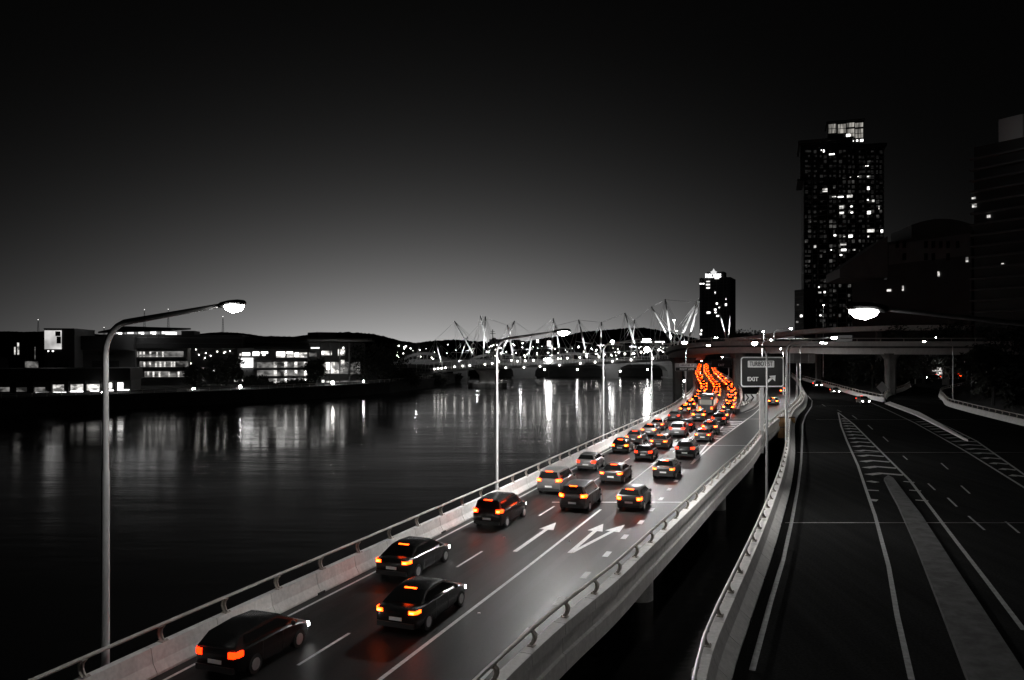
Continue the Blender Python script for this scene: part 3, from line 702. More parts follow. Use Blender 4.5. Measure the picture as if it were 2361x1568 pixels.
MS = [((1021.6, 851), (1004, 784)), ((1106, 843), (1048.4, 741)), ((1058, 835), (1078, 777)), ((1114, 824), (1119.6, 730.6)), ((1129, 824), (1108, 729)), ((1186.8, 841.5), (1170, 750)), ((1151.8, 826), (1186, 741)),
      ((1217.6, 830), (1227, 770)), ((1271, 834.8), (1276, 735)), ((1292, 824), (1281, 751.5)), ((1354.6, 830), (1334.5, 738)), ((1384, 824), (1386.8, 743.5)), ((1472.8, 823), (1441, 722.5)), ((1454, 821), (1463.4, 738)),
      ((1550, 793), (1502.6, 708)), ((1548, 795), (1534, 691)), ((1562, 796), (1607, 697)), ((1584, 796), (1615, 683)), ((1676, 788), (1657, 712)), ((1678, 788), (1684, 722))]
masts = []
for k, ((bx, by), (tx, ty)) in enumerate(MS):
    d0 = fd(min(bx, 1600)) + (2 if k % 2 else 4)
    a, b = P(bx, by, d0), P(tx, ty, d0-(3 if k % 3 == 0 else -2)); masts.append((a, b))
    rr = .42 if k in (16, 17) else (.36 if abs(by-ty) > 80 else .28)
    mb = MB(); mb.tube([a, a.lerp(b, .35), a.lerp(b, .7), a.lerp(b, .9)], [rr*.55, rr, rr*.9, rr*.55], 8); ms = wchild(mb, 'mast', M_mast, fb, True)
    mb = MB(); mb.tube([a.lerp(b, .9), b], [rr*.6, rr*.45], 6); mb.sphere(b, rr*.7, 6, 4); mb.v = [tuple(Vector(v)-fb.location) for v in mb.v]; mb.build('mast_tip', M_dark, ms)
    ld = bpy.data.lights.new('mast_light', 'SPOT'); ld.energy = 20000*(1.5 if k in (16, 17, 14, 15) else 1); ld.spot_size = math.radians(26); ld.spot_blend = .6; ld.shadow_soft_size = .1
    lo = bpy.data.objects.new('mast_light', ld); COL.objects.link(lo); lo.parent = fb; pos = a+Vector((0, -6, -1.0)); lo.location = pos-fb.location
    lo.rotation_euler = (a.lerp(b, .5)-pos).to_track_quat('-Z', 'Y').to_euler()
for k, (a, b) in enumerate(masts[:18]):
    mb = MB()
    for dx in (-52, -34, 30, 48):
        x = (a.x/a.y*F+CX)+dx
        if x < 905 or x > 1600: continue
        q = P(x, dy(x)-6, fd(x)); mb.tube([b, q], .055, 4, False)
    if k+1 < 18 and abs(masts[k+1][1].x-b.x) < 30: mb.tube([b, masts[k+1][1]], .05, 4, False)
    if mb.v: wchild(mb, 'cable', M_mast, fb)
rnd = random.Random(11)
gl = [(1002, 851), (1010, 850), (1018, 849.5), (1027, 848), (1048, 845.5), (1067, 844), (1083, 843), (1118, 840), (1135, 838), (1150, 834), (1179, 831), (1193, 833), (1211, 832), (1230, 831), (1255, 829), (1287, 827), (1308, 826), (1337, 824), (1352, 821), (1393, 817), (1381, 823), (1427, 812), (1441, 816), (1460, 815), (1478, 812), (1502, 809), (1519, 807), (1166, 848), (1208, 847), (1245, 845), (1290, 842), (1338, 838), (1372, 835), (1412, 833), (1455, 830), (1505, 826)]
for x, y in gl:
    c = P(x, y, fd(x)-.5); mb = MB(); mb.sphere(c, .34, 8, 5); wchild(mb, 'globe_lamp', E_globe, fb, True)
for x, y, w_, a_ in ((1060, 813, 40, -.02), (1085, 806, 26, .3), (1135, 812, 34, 0), (1205, 806, 44, .06), (1262, 803, 38, 0), (1300, 803, 30, -.12), (1346, 790, 36, -.16), (1395, 796, 40, .02), (1420, 795, 34, -.04), (1445, 790, 50, .04), (1470, 800, 40, -.05), (1495, 792, 46, -.1), (1530, 800, 38, .03)):
    c = P(x, y, fd(x)+2); mb = MB(); L = w_*fd(x)/F
    mb.box(c, (L, 1.2, .22), m=Matrix.Rotation(-a_, 3, 'Y')); wchild(mb, 'canopy_panel', M_mast, fb)
c = P(1124, 893, 325); mb = MB(); mb.rings([[Vector((c.x+r_*math.cos(t), c.y+4+r_*.6*math.sin(t), z)) for t in np.linspace(0, 2*math.pi, 16, endpoint=False)] for r_, z in ((3.4, WZ-1), (3.6, WZ+5), (5.2, ZP(854, 325))) ]); wchild(mb, 'pier', M_conc, fb, True)
mb = MB(); mb.rings([[Vector((c.x+r_*math.cos(t), c.y+2+r_*.5*math.sin(t), z)) for t in np.linspace(0, 2*math.pi, 18, endpoint=False)] for r_, z in ((8.2, WZ-1), (8.2, WZ+1.6), (7.8, WZ+1.9))]); wchild(mb, 'pile_cap', M_concd, fb)
for dx in (-3, 3):
    ld = bpy.data.lights.new('pier_light', 'SPOT'); ld.energy = 900; ld.spot_size = 1.2; ld.spot_blend = .8
    lo = bpy.data.objects.new('pier_light', ld); COL.objects.link(lo); lo.parent = fb; lo.location = Vector((c.x+dx, c.y-3.5, ZP(856, 325)))-fb.location; lo.rotation_euler = (.45, 0, 0)

# ------------------------------------------------------------------ arch bridge beyond
ab = empty('arch_bridge', P(1200, 872, 430), 'pale concrete arch road bridge partly hidden behind the footbridge', 'bridge')
D = 430; s = D/F
mb = MB(); mb.b2(P(860, 0, D).x, P(1590, 0, D).x, D, D+14, ZP(840, D), ZP(829, D)); wchild(mb, 'parapet_deck', M_blight, ab)
for x0, x1, yt in ((918, 1035, 812), (1075, 1215, 813), (1250, 1395, 812)):
    for yy in (0, 11.5):
        R = []
        for k in range(15):
            t = k/14; x = x0+(x1-x0)*t; y = 832-(832-yt)*math.sin(math.pi*t)**.8; p = P(x, y, D)
            R.append([p+Vector((0, yy+a, b)) for a, b in ((-.2, 0), (1.6, 0), (1.6, -1.5), (-.2, -1.5))])
        mb = MB(); mb.rings(R); wchild(mb, 'arch_rib', M_blight, ab)
    mb = MB()
    for k in range(2, 13):
        t = k/14; x = x0+(x1-x0)*t; y = 832-(832-yt)*math.sin(math.pi*t)**.8; p = P(x, y, D); mb.b2(p.x-.25, p.x+.25, p.y+.3, p.y+.8, ZP(830, D), p.z-.5)
    wchild(mb, 'hanger', M_blight, ab)
for x0, x1 in ((1046, 1076), (1184, 1233), (1398, 1425), (1540, 1560)):
    a, b = P(x0, 0, D).x, P(x1, 0, D).x
    mb = MB(); mb.rings([[Vector((a-q, D-.5, z)), Vector((b+q, D-.5, z)), Vector((b+q, D+14.5, z)), Vector((a-q, D+14.5, z))] for z, q in ((WZ-1, 1), (WZ+.6, 1), (WZ+.7, 0), (ZP(855, D), .3), (ZP(846, D), 2), (ZP(840.2, D), 6))]); wchild(mb, 'pier', M_blight, ab)
for x in (1270, 1330, 1405, 1500):
    ld = bpy.data.lights.new('wall_light', 'POINT'); ld.energy = 500; ld.shadow_soft_size = .3; lo = bpy.data.objects.new('wall_light', ld); COL.objects.link(lo); lo.parent = ab; lo.location = P(x, 838, D-7)-ab.location
for x in (960, 1100, 1200):
    ld = bpy.data.lights.new('arch_light', 'POINT'); ld.energy = 700; ld.shadow_soft_size = .3; lo = bpy.data.objects.new('arch_light', ld); COL.objects.link(lo); lo.parent = ab; lo.location = P(x, 822, D-10)-ab.location

# ------------------------------------------------------------------ buildings
class Fac:
    """flat facade from pixel column x0 at distance d0 to x1 at d1"""
    def __init__(s, x0, d0, x1, d1, label, name='building', cat='building', group=None, base_y=None):
        s.a = P(x0, 810, d0); s.b = P(x1, 810, d1); s.a.z = s.b.z = 0
        s.u = (s.b-s.a).normalized(); s.n = Vector((s.u.y, -s.u.x, 0))      # towards the camera side
        if s.n.y > 0: s.n = -s.n
        s.rz = math.atan2(s.u.y, s.u.x)
        s.o = empty(name, s.a, label, cat, group)
    def pt(s, x, y):
        k = (x-CX)/F; # ray (k,1)*d meets a + t u
        a, u = s.a, s.u
        t = (k*a.y-a.x)/(u.x-k*u.y); p = a+u*t; return t, ZP(y, p.y), p.y
    def box(s, mb, x0, y0, x1, y1, near, far):
        t0, z0, d0 = s.pt(x0, y0); t1, _, d1 = s.pt(x1, y0)
        zt = (ZP(y0, (d0+d1)/2)); zb = (ZP(y1, (d0+d1)/2))
        q = s.a+s.u*((t0+t1)/2)+s.n*((near-far)/2); mb.box((q.x, q.y, (zt+zb)/2), (abs(t1-t0), near+far, max(abs(zt-zb), .05)), s.rz)
    def part(s, name, m, rects, near, far):
        mb = MB()
        for r in rects: s.box(mb, *r, near, far)
        return wchild(mb, name, m, s.o)
    def parts(s, name, m, rects, near=.06, far=.02):
        for r in rects: s.part(name, m, [r], near, far)
# riverside low building with lit bays (far left)
f = Fac(-60, 205, 302, 215, 'long low riverside building at far left with a row of glowing bays')
f.part('wall', M_bmid, [(-60, 878, 302, 935)], 0, 14)
f.part('roof', M_bdark, [(-60, 850, 304, 878)], 2.0, 16)
f.parts('lit_window', E_wind, [(x, 893, x+24, 903) for x in (-2, 38, 80)], .05)
f.parts('lit_window', E_win, [(122, 887, 147, 902), (163, 886, 192, 901), (200, 886, 231, 900)], .05)
f.parts('lit_window', E_winb, [(236, 883, 243, 895), (251, 883, 258, 895), (271, 882, 284, 897)], .05)
f.parts('light_strip', E_strip, [(-5, 908, 30, 910.5), (39, 906.5, 73, 909), (82, 905, 114, 907.5), (123, 903.5, 154, 906), (162, 901.5, 192, 904), (208, 900, 228, 902.5), (236, 899.5, 243, 901.5), (251, 899, 263, 901.5), (271, 898, 298, 900.5)], .12)
f.parts('lit_window', E_win, [(124, 911, 134, 919), (140, 911, 150, 918), (160, 909, 182, 917), (195, 908, 208, 919)], .05)
f.part('mullion', M_bdark, [(x, 878, x+5, 905) for x in (31, 73, 114, 154, 193, 231, 263)], .5, 0)
f.part('terrace', M_bmid, [(-60, 920.5, 302, 923), (110, 926, 302, 928)], 3, 0)
# screen building
f = Fac(20, 240, 104, 240, 'dark slatted hall beside the building with the big lit screen')
f.part('wall', M_bdark, [(20, 782, 103, 850)], 0, 20); f.part('slat', M_bmid, [(x, 786, x+1.2, 832) for x in range(54, 102, 5)], .5, 0); f.parts('lit_window', E_win, [(33, 800, 36, 818), (40, 790, 44, 818)]); f.parts('lit_window', E_wind, [(58, 833, 88, 850), (80, 800, 82, 830), (88, 805, 90, 832)])
f = Fac(102, 236, 172, 238, 'grey block with a large glowing projection screen near the left edge')
f.part('wall', M_bmid, [(102, 758.5, 172, 902)], 0, 22); f.part('roof_edge', M_bdark, [(101.5, 757, 172.5, 759)], .4, 22.3)
f.part('screen', E_screen, [(103, 762, 142, 805)], .15, 0); f.part('screen_detail', M_bdark, [(128, 764, 140, 775), (131, 776, 141, 792)], .22, -.16)
f.parts('lit_window', E_winb, [(110, 808, 113, 811), (120, 808, 124, 811)]); f.part('doorway', M_bdark, [(126, 838, 158, 850)], .1, 0)
f = Fac(170, 246, 312, 250, 'plain grey museum wing behind the nearest lamp post')
f.part('wall', M_bmid, [(170, 806, 312, 904)], 0, 25); f.part('roof', M_bdark, [(170, 775, 312, 806)], 2.5, 27); f.part('dark_window', M_bdark, [(212, 832, 275, 850), (226, 812, 262, 818)], .08, 0)
for x, y in ((277, 856),):
    f.parts('wall_lamp', E_globe, [(x, y, x+4, y+4)], .4)
ld = bpy.data.lights.new('wall_light', 'SPOT'); ld.energy = 1300; ld.spot_size = .6; ld.spot_blend = 1.0; ld.shadow_soft_size = .5; lo = bpy.data.objects.new('wall_light', ld); COL.objects.link(lo); lo.parent = f.o; lo.location = P(288, 862, 243)-f.o.location; lo.rotation_euler = (math.radians(150), 0, 0)
# art gallery with canopy roof
f = Fac(300, 252, 432, 256, 'wide art gallery with a thin floating canopy roof lit from below')
f.part('wall', M_bmid, [(306, 800, 432, 905)], 0, 30)
f.part('upper_wall', M_bdark, [(235, 772, 560, 803)], 1.5, 30)
f.part('upper_band', M_bmid, [(235, 778, 560, 780), (235, 791, 560, 792)], 1.7, -1.5)
f.part('clerestory', E_screenb, [(262, 763.5, 372, 768.5)], -3, 8)
f.part('clerestory', E_screenb, [(383, 765, 404, 771.5)], 1.6, 3); f.parts('roof_lamp', E_winb, [(276, 765, 281, 771), (328, 768, 333, 771), (354, 768, 359, 771), (256, 770, 265, 772)], 1.8)
f.part('plant_room', M_bdark, [(418, 762.5, 448, 773)], 0, 12); f.part('roof_vent', M_bdark, [(284, 763, 290, 773), (310, 763, 316, 773), (334, 764, 343, 773), (362, 764, 370, 773)], 1.2, 2)
mb = MB()
A_ = [P(226, 764.5, 238), P(287, 752.5, 246), P(440, 757, 248), P(402, 757.5, 250)]
q0, q1, q2, q3 = P(226, 764.5, 236), P(286, 752, 270), P(440, 756.6, 270), P(395, 759.5, 236)
vs = [q0, q3, q2, q1]; mb.add([v+Vector((0, 0, 0)) for v in vs]+[v+Vector((0, 0, -.5)) for v in vs], [(0, 1, 2, 3), (4, 5, 6, 7), (0, 1, 5, 4), (1, 2, 6, 5), (2, 3, 7, 6), (3, 0, 4, 7)]); wchild(mb, 'canopy_roof', M_bmid, f.o)
mb = MB()
for x in (287, 314, 340, 365): p = P(x, 757, 250); mb.tube([p+Vector((0, 0, -3)), p+Vector((0, 0, .2))], .15, 5)
wchild(mb, 'canopy_column', M_bdark, f.o)
for y, x0, xs, m_ in ((816, 311, (313, 322, 330, 345, 360, 374), E_win), (839, 322, (331, 344, 358, 368, 378, 394, 400), E_win), (862, 333, (340, 352, 366, 388, 410), E_win)):
    f.part('floor_slab', M_bdark, [(x0-3, y+8.5, 430, y+12)], 1.2, 0)
    f.parts('lit_window', E_wind, [(x0, y-6, x0+112, y+7)], .05)
    f.parts('lit_window', m_, [(x, y-5, x+4, y+7) for x in xs], .12)
    f.part('balcony_rail', M_bmid, [(x0, y+3.5, 430, y+4.1)], 1.15, -1.1)
f.parts('lit_window', E_winb, [(312, 899, 324, 903), (347, 897, 367, 903)], .1)
ld = bpy.data.lights.new('wall_light', 'POINT'); ld.energy = 1800; ld.shadow_soft_size = .3; lo = bpy.data.objects.new('wall_light', ld); COL.objects.link(lo); lo.parent = f.o; lo.location = P(360, 897, 248)-f.o.location
ld = bpy.data.lights.new('canopy_light', 'AREA'); ld.energy = 2500; ld.size = 12; lo = bpy.data.objects.new('canopy_light', ld); COL.objects.link(lo); lo.parent = f.o; lo.location = P(318, 770, 247)-f.o.location; lo.rotation_euler = (math.pi, 0, 0)
# middle dark gallery building
f = Fac(428, 262, 560, 268, 'dark glazed middle wing of the gallery with small scattered lights behind trees')
f.part('wall', M_bdark, [(432, 776, 712, 905)], 0, 25); f.part('roof_band', M_bmid, [(445, 778, 712, 791)], 1.0, 26)
rr = random.Random(5)
f.parts('small_light', E_small, [(x, y, x+1.6, y+1.4) for x, y in [(rr.uniform(436, 540), rr.uniform(800, 880)) for _ in range(26)]], .2)
f.part('balcony_rail', M_bmid, [(436, y, 545, y+.6) for y in (812, 822, 846, 868)], .9, -.8)
# bright library block
f = Fac(545, 262, 712, 270, 'bright library block with stacked lit balconies and a white screen')
f.part('wall', M_bmid, [(548, 802, 708, 900)], 3, 18)
f.part('screen', E_screenb, [(547.5, 825, 583, 847)], 4.2, -3.2)
for y in (829.5, 848.5, 867.5): f.part('floor_slab', M_blight, [(583, y, 708, y+3.4)], 4.2, -2.5)
f.part('roof', M_bdark, [(585, 798, 712, 805)], 4.5, 18)
f.parts('lit_window', E_winb, [(558, 813, 576, 820), (582, 811, 597, 820), (601, 811, 617, 815), (604, 815, 611, 820), (636, 811, 656, 820), (659, 811, 674, 815), (678, 813, 687, 823)], 3.1, -2.9)
f.parts('lit_window', E_win, [(552, 815, 556, 820), (636, 820, 656, 824), (660, 815, 676, 824), (687, 813, 706, 824)], 3.1, -2.9)
for y0, y1 in ((834, 847), (853, 866), (872, 884)):
    f.parts('lit_window', E_wind, [(592, y0, 706, y1)], 3.06, -2.9)
    f.parts('lit_window', E_win, [(x, y0, x+7, y1) for x in (630, 654, 677, 699)], 3.15, -3.05)
    f.parts('wall_lamp', E_winb, [(x+2, y0+1, x+5, y0+5) for x in (654, 677, 699)], 3.5, -3.1)
f.parts('lit_window', E_win, [(540, 873, 548, 879), (558, 874, 570, 881), (580, 872, 593, 879), (606, 872, 613, 881)], 3.15, -3)
# glass pavilion with overhanging roof
f = Fac(712, 274, 842, 286, 'tall glazed pavilion with a flat overhanging roof, lit between dark trees')
f.part('wall', M_bmid, [(712, 790, 842, 902)], 0, 20); f.part('roof', M_blight, [(698, 783, 850, 787)], 5, 24); f.part('roof_edge', M_bmid, [(700, 779, 850, 783)], 3, 24); f.part('roof_plant', M_bdark, [(732, 766, 775, 779)], 0, 10)
f.part('column', M_bmid, [(x, 790, x+1.6, 902) for x in (729, 750, 772, 794)], 4.6, -4.1)
f.parts('lit_window', E_winb, [(717, 801, 725, 803.5), (727, 801, 736, 803.5), (741, 811, 746, 817), (752, 836, 763, 852), (783, 812, 791, 816), (790, 800, 793, 805)], .12)
f.parts('lit_window', E_win, [(739, 809, 765, 819), (739, 835, 762, 849), (758, 835, 772, 860), (750, 850, 790, 861), (786, 830, 794, 850), (741, 876, 748, 892), (752, 878, 770, 890), (779, 805, 795, 820)], .08)
f.parts('lit_window', E_wind, [(712, 813, 730, 822), (766, 835, 830, 862), (774, 878, 830, 888)], .05)
# promenade wall & rail, kiosks
pr = [Vector((x, y, 0)) for x, y in LB[1:8]]
mb = MB()
for a, b in zip(pr[:-1], pr[1:]):
    a2 = a+Vector((-.5, 1.2, 0)); b2 = b+Vector((-.5, 1.2, 0)); mb.beam(a2+Vector((0, 0, .35)), b2+Vector((0, 0, .35)), .1, .09); mb.beam(a2+Vector((0, 0, -.1)), b2+Vector((0, 0, -.1)), .06, .05)
    n = int((b2-a2).length/3)
    for k in range(n): q = a2.lerp(b2, k/n); mb.box(q+Vector((0, 0, -.1)), (.08, .08, 1.0))
o = mb.build('promenade_railing', M_steelw, origin=pr[2]); tag(o, 'thin pale railing along the far riverside promenade', 'railing')
def lamp_small(x, y, d, lb, size=.35, h=5, m=None, grp='promenade lamps'):
    c = P(x, y, d); o = empty('promenade_lamp', (c.x, c.y, c.z-h), lb, 'lamp', grp)
    mb = MB(); mb.tube([(0, 0, 0), (0, 0, h-.3)], [.1, .06], 6); mb.build('pole', M_dark, o); mb = MB(); mb.sphere((0, 0, h), size, 8, 6); mb.build('globe', m or E_flood, o, True)
for x, y, d, lb, sz in ((446, 897, 226, 'round white lamp on the promenade left of the bright library block', .4), (235.6, 906.5, 210, 'round lamp beside the glowing bays behind the first lamp post', .3), (554, 892, 234, 'round lamp at the lower left corner of the bright library block', .42), (767, 882.5, 262, 'brightest promenade lamp in front of the glass pavilion', .5),
                     (838, 879, 270, 'small promenade lamp at the right side of the glass pavilion', .28), (1060, 879, 400, 'dim lamp at the water edge under the footbridge end', .3), (497, 902, 230, 'faint small lamp on the dark promenade right of the centre trees', .15)):
    lamp_small(x, y, d, lb, sz)
for x, y, d, lb, sz in ((1265, 831, 430, 'strong floodlight on the arch bridge casting the widest river reflection', 1.3), (1491.5, 806, 400, 'strong floodlight right of centre behind the footbridge with a long river reflection', 1.4), (1491, 786, 395, 'upper bright floodlight stacked above another behind the footbridge', .8), (1412, 789, 480, 'bright square lamp group by the hillside behind the footbridge', 1.3)):
    lamp_small(x, y, d, lb, sz, 12, E_quay if x in (1412, 1491) else E_flood, 'floodlights behind the footbridge')
for i_, (x, y, d) in enumerate(sorted(((1256, 852, 455), (1331, 852, 455), (1416, 854, 455), (1430, 856, 452), (1493, 852, 450), (1571, 853, 450), (1578, 878, 300), (1385, 798, 470), (1334, 800, 470), (1193, 853, 455), (1408, 852, 455)))):
    lamp_small(x, y, d, 'small white lamp on the far quay, %s from the left' % ['first', 'second', 'third', 'fourth', 'fifth', 'sixth', 'seventh', 'eighth', 'ninth', 'tenth', 'eleventh'][i_], .5, 4, E_quay, 'quay lamps under the arch bridge')
# far city blocks between hills and bridge, with lit windows
rr = random.Random(21)
for i, (x0, x1, yt, d, lb) in enumerate(((905, 960, 792, 620, 'distant low block right of the big riverside tree with sparse lit windows'), (955, 1015, 797, 640, 'distant block behind the white arch with a few lit windows'), (1128, 1162, 782, 560, 'distant square block with rooftop antenna behind the crossed masts'),
                                     (1175, 1230, 786, 640, 'distant flat roofed block left of the hill behind the masts'), (1232, 1310, 800, 640, 'distant low block below the hill with bright upper signs'), (1320, 1400, 797, 600, 'distant low block at the hill foot behind the footbridge centre'), (1405, 1470, 795, 600, 'distant block beside the bright square lamps at the hill foot'),
                                     (1470, 1545, 778, 700, 'distant hillside block with a long row of lit windows'), (1690, 1780, 792, 480, 'dark low block between the hotel tower and the tall apartment tower'), (1775, 1850, 779, 470, 'dark stepped block left of the tall apartment tower'))):
    f = Fac(x0, d, x1, d, lb, name='city_block')
    f.part('wall', M_bdark if i % 2 else M_bmid, [(x0, yt, x1, 850)], 0, 25)
    f.part('roof_plant', M_bdark, [(x0+6, yt-3, x0+(x1-x0)*.45, yt)], -2, 12)
    ws = []
    for k in range(11 if i < 8 else 3):
        x = rr.uniform(x0+2, x1-4); y = rr.uniform(yt+3, min(yt+38, 835)); ws.append((x, y, x+rr.uniform(1, 2.4), y+rr.uniform(1, 1.8)))
    f.parts('lit_window', E_small if i < 8 else E_win, ws, .1)
    if i == 7: f.parts('lit_window', E_winb, [(x, 787, x+6, 790) for x in (1478, 1486, 1497, 1510, 1518, 1526)], .2)
    if i == 4: f.parts('lit_window', E_winb, [(1237, 783, 1242, 790), (1262, 786, 1270, 798)], .3, 3)
    if i == 2:
        mb = MB(); p = P(1136, 782, d+4); mb.tube([p, p+Vector((0, 0, 7))], .25, 4); mb.tube([p+Vector((-2, 0, 4)), p+Vector((2, 0, 4))], .15, 4); mb.tube([p+Vector((-1.4, 0, 5.5)), p+Vector((1.4, 0, 5.5))], .15, 4); wchild(mb, 'antenna', M_dark, f.o)
for k, x in enumerate(sorted(rr.uniform(900, 1530) for _ in range(40))):
    y = rr.uniform(793, 822); d = rr.uniform(480, 560)
    c = P(x, y, d); mb = MB(); h = c.z-.4
    o = empty('distant_lamp', (c.x, c.y, .4), 'tiny white city lamp below the hills, %s from the left' % ORD[k], 'lamp', 'tiny city lamps below the hills')
    mb.tube([(0, 0, 0), (0, 0, h)], .08, 4); mb.build('pole', M_dark, o); mb = MB(); mb.sphere((0, 0, h), rr.uniform(.14, .3), 6, 4); mb.build('globe', E_globe, o)
# radio masts on the hills
for x, yt, yb, lb in ((88, 737, 766, 'lattice radio mast on the hill at far left'), (333, 714, 760, 'thin lattice radio mast behind the gallery roof, left of its neighbour'), (388, 713, 760, 'tallest lattice radio mast behind the gallery canopy'), (514, 730, 768, 'lattice radio mast on the small hill right of the first lamp'), (240, 755, 770, 'short radio mast beside the first lamp post')):
    d = 1990; b = P(x, yb, d); t = P(x, yt, d); o = empty('radio_mast', (b.x, b.y, b.z-10), lb, 'radio mast', 'radio masts on the hills')
    H = t.z-b.z+10; mb = MB()
    for sx_ in (-1, 1): mb.tube([(sx_*3.2, 0, 0), (sx_*.5, 0, H)], [.5, .3], 4)
    for k in range(1, 9):
        z = H*k/9; w_ = 3.2-(2.7)*k/9; z2 = H*(k-1)/9; w2 = 3.2-2.7*(k-1)/9; mb.tube([(-w2, 0, z2), (w_, 0, z)], .25, 4); mb.tube([(w2, 0, z2), (-w_, 0, z)], .25, 4)
    mb.build('lattice', M_dark, o); mb = MB(); mb.sphere((0, 0, H), .9, 6, 4); mb.build('beacon', E_winb, o)

# ------------------------------------------------------------------ hotel tower
D = 600; f = Fac(1613, 607, 1684, 597, 'dark hotel tower with illuminated rooftop name sign standing above the overpass', name='hotel_tower')
f.part('tower_wall', M_bdark, [(1613, 640, 1684, 830)], 0, 24)
f.part('rooftop_box', M_bdark, [(1628, 626, 1667, 640)], -3, 15)
f.part('floor_edge', M_bmid, [(1613, y, 1684, y+1.0) for y in np.arange(641, 828, 6.9)], .5, 24.2)
f.part('pier_strip', M_bmid, [(x, 640, x+2.2, 830) for x in (1616.5, 1624, 1633, 1651, 1667, 1675)], .35, 0)
rr = random.Random(8)
lit = [(1629, 648, 1637, 650), (1613.5, 653, 1618, 656), (1620, 653, 1624, 656), (1628, 655, 1637, 657.5), (1629, 662, 1637, 665), (1648, 641, 1658, 643), (1648, 673, 1650, 677), (1673, 688, 1675, 691), (1651, 698, 1655, 702), (1647, 712, 1652, 716), (1630, 719, 1638, 723), (1648, 719, 1652, 722), (1652, 727, 1658, 730), (1672, 700, 1676, 705), (1657, 708, 1660, 711), (1616, 760, 1619, 764), (1614, 768, 1618, 773)]
f.parts('lit_window', E_winb, lit, .42, -.3)
f.parts('lit_window', E_wind, [(rr.choice((1619, 1636, 1654, 1670)), y, 0, 0) for y in ()], .4)
dim = []
for _ in range(30):
    x = rr.choice((1619.5, 1627, 1636, 1641, 1654, 1660, 1670, 1678)); y = 641+6.9*rr.randrange(1, 26)+2; dim.append((x, y, x+4, y+3.5))
f.parts('dim_window', mat('window_faint', .09, .3), dim, .4, -.3)
c = P(1646.5, 634, D-1); 
t_ = text_mesh('PARK REGIS', 4.2, 'name_lettering', emit('sign_white_lit', (1, 1, 1), 3.0), f.o, P(1646.5, 635.5, D-.2)+Vector((0, 2.9, 0))-f.o.location, .1, .12, width=36*D/F)
mb = MB(); p = P(1645.5, 628, D+2.5); s = D/F
mb.add([(p.x-2.6, p.y, p.z+.4), (p.x-1, p.y, p.z+1.2), (p.x, p.y, p.z+3), (p.x+1, p.y, p.z+1.2), (p.x+2.6, p.y, p.z+.4), (p.x+1.1, p.y, p.z-1.6), (p.x-1.1, p.y, p.z-1.6)], [(0, 1, 2, 3, 4, 5, 6)]); wchild(mb, 'emblem', emit('emblem_lit', (1, 1, 1), .8), f.o)

# ------------------------------------------------------------------ apartment tower
D = 400; f = Fac(1843, 410, 2040, 397, 'tallest dark apartment tower at right with scattered lit flats and glazed penthouse', name='apartment_tower')
f.part('tower_core', M_bdark, [(1853, 336, 2038, 770)], 0, 36)
f.part('upper_block', M_bdark, [(1845, 330, 1965, 412)], 1.4, 20); f.part('crown_slab', M_bmid, [(1840, 322, 1968, 328)], 2.4, 24)
f.part('roof_slab', M_bdark, [(1840, 328, 1966, 332), (1966, 334, 2044, 339), (1838, 412, 1925, 416)], 2.0, 24)
f.part('penthouse', M_bdark, [(1908, 282, 1990, 336)], .5, 14); f.part('penthouse_roof', M_bdark, [(1905, 278.5, 1993, 281.5)], 1.4, 15)
PG = emit_noise('penthouse_glow', (1, .95, .86), .32, (1.2, 1.2, .1), .25)
f.parts('penthouse_window', PG, [(x, y0, x+17.5, y0+9.5) for x, y0 in ((1910, 287), (1910, 298), (1932, 287), (1932, 298), (1952, 284), (1952, 298), (1972, 284), (1972, 298), (1952, 309), (1972, 309))], .62, -.5)
f.parts('lit_window', E_winb, [(1953, 324, 1957, 327), (1960, 325, 1968, 327), (1974, 323, 1978, 327), (1983, 322, 1990, 327), (1951, 310, 1960, 318)], .8, -.6)
ys = list(np.arange(345, 768, 11.4))
f.part('floor_slab', M_bmid, [(1852, y, 2039, y+1.2) for y in ys], .7, 0)
f.part('blade_wall', M_bmid, [(x, 342, x+1.6, 768) for x in (1853, 1872, 1885, 1908, 1930, 1951, 1975, 1997, 2016, 2036)], .9, 0)
f.part('dark_glazing', M_glass, [(1853, 342, 2038, 768)], .08, 0)
lit = [(1892, 346, 1895, 349), (1897, 346, 1901, 353), (1911, 355, 1924, 359), (1995, 381, 2003, 384), (1959, 407, 1962, 410), (1976, 406, 1980, 408), (1997, 405, 2004, 409), (1999, 430, 2005, 438), (1896, 434, 1908, 443), (1930, 452, 1945, 456), (1951, 449, 1966, 456), (1999, 459, 2003, 463), (1935, 474, 1945, 483), (1961, 488, 1967, 493), (1935, 488, 1946, 495), (1999, 486, 2008, 494), (1918, 452, 1928, 455), (1922, 540, 1928, 545), (1999, 528, 2018, 537), (2030, 529, 2036, 537), (1944, 544, 1949, 547), (1956, 541, 1966, 548), (1937, 560, 1952, 566), (1939, 573, 1953, 579), (1966, 574, 1972, 578), (1936, 586, 1942, 590), (2000, 543, 2004, 548), (1885, 660, 1890, 664), (1886, 672, 1894, 678), (1899, 671, 1904, 676), (1876, 565, 1882, 572), (1915, 573, 1918, 578), (2025, 474, 2028, 483), (1960, 474, 1966, 478), (2010, 460, 2018, 466), (1889, 725, 1894, 729)]
lit = [(a+.4, b+.8, c_-.4, d_-.4) for a, b, c_, d_ in lit]
f.parts('lit_window', E_winb, [q for q in lit if q[0] < 1958 and q[1] < 408], 1.55, -1.4)
rest = [q for q in lit if not (q[0] < 1958 and q[1] < 408)]
f.parts('lit_window', E_winb, rest[::2], .3, -.1)
f.parts('lit_window', emit_noise('flat_lit', (1, .97, .92), 1.0, (.4, .4, .4), .3), rest[1::2], .3, -.1)
rr = random.Random(4); dim = []
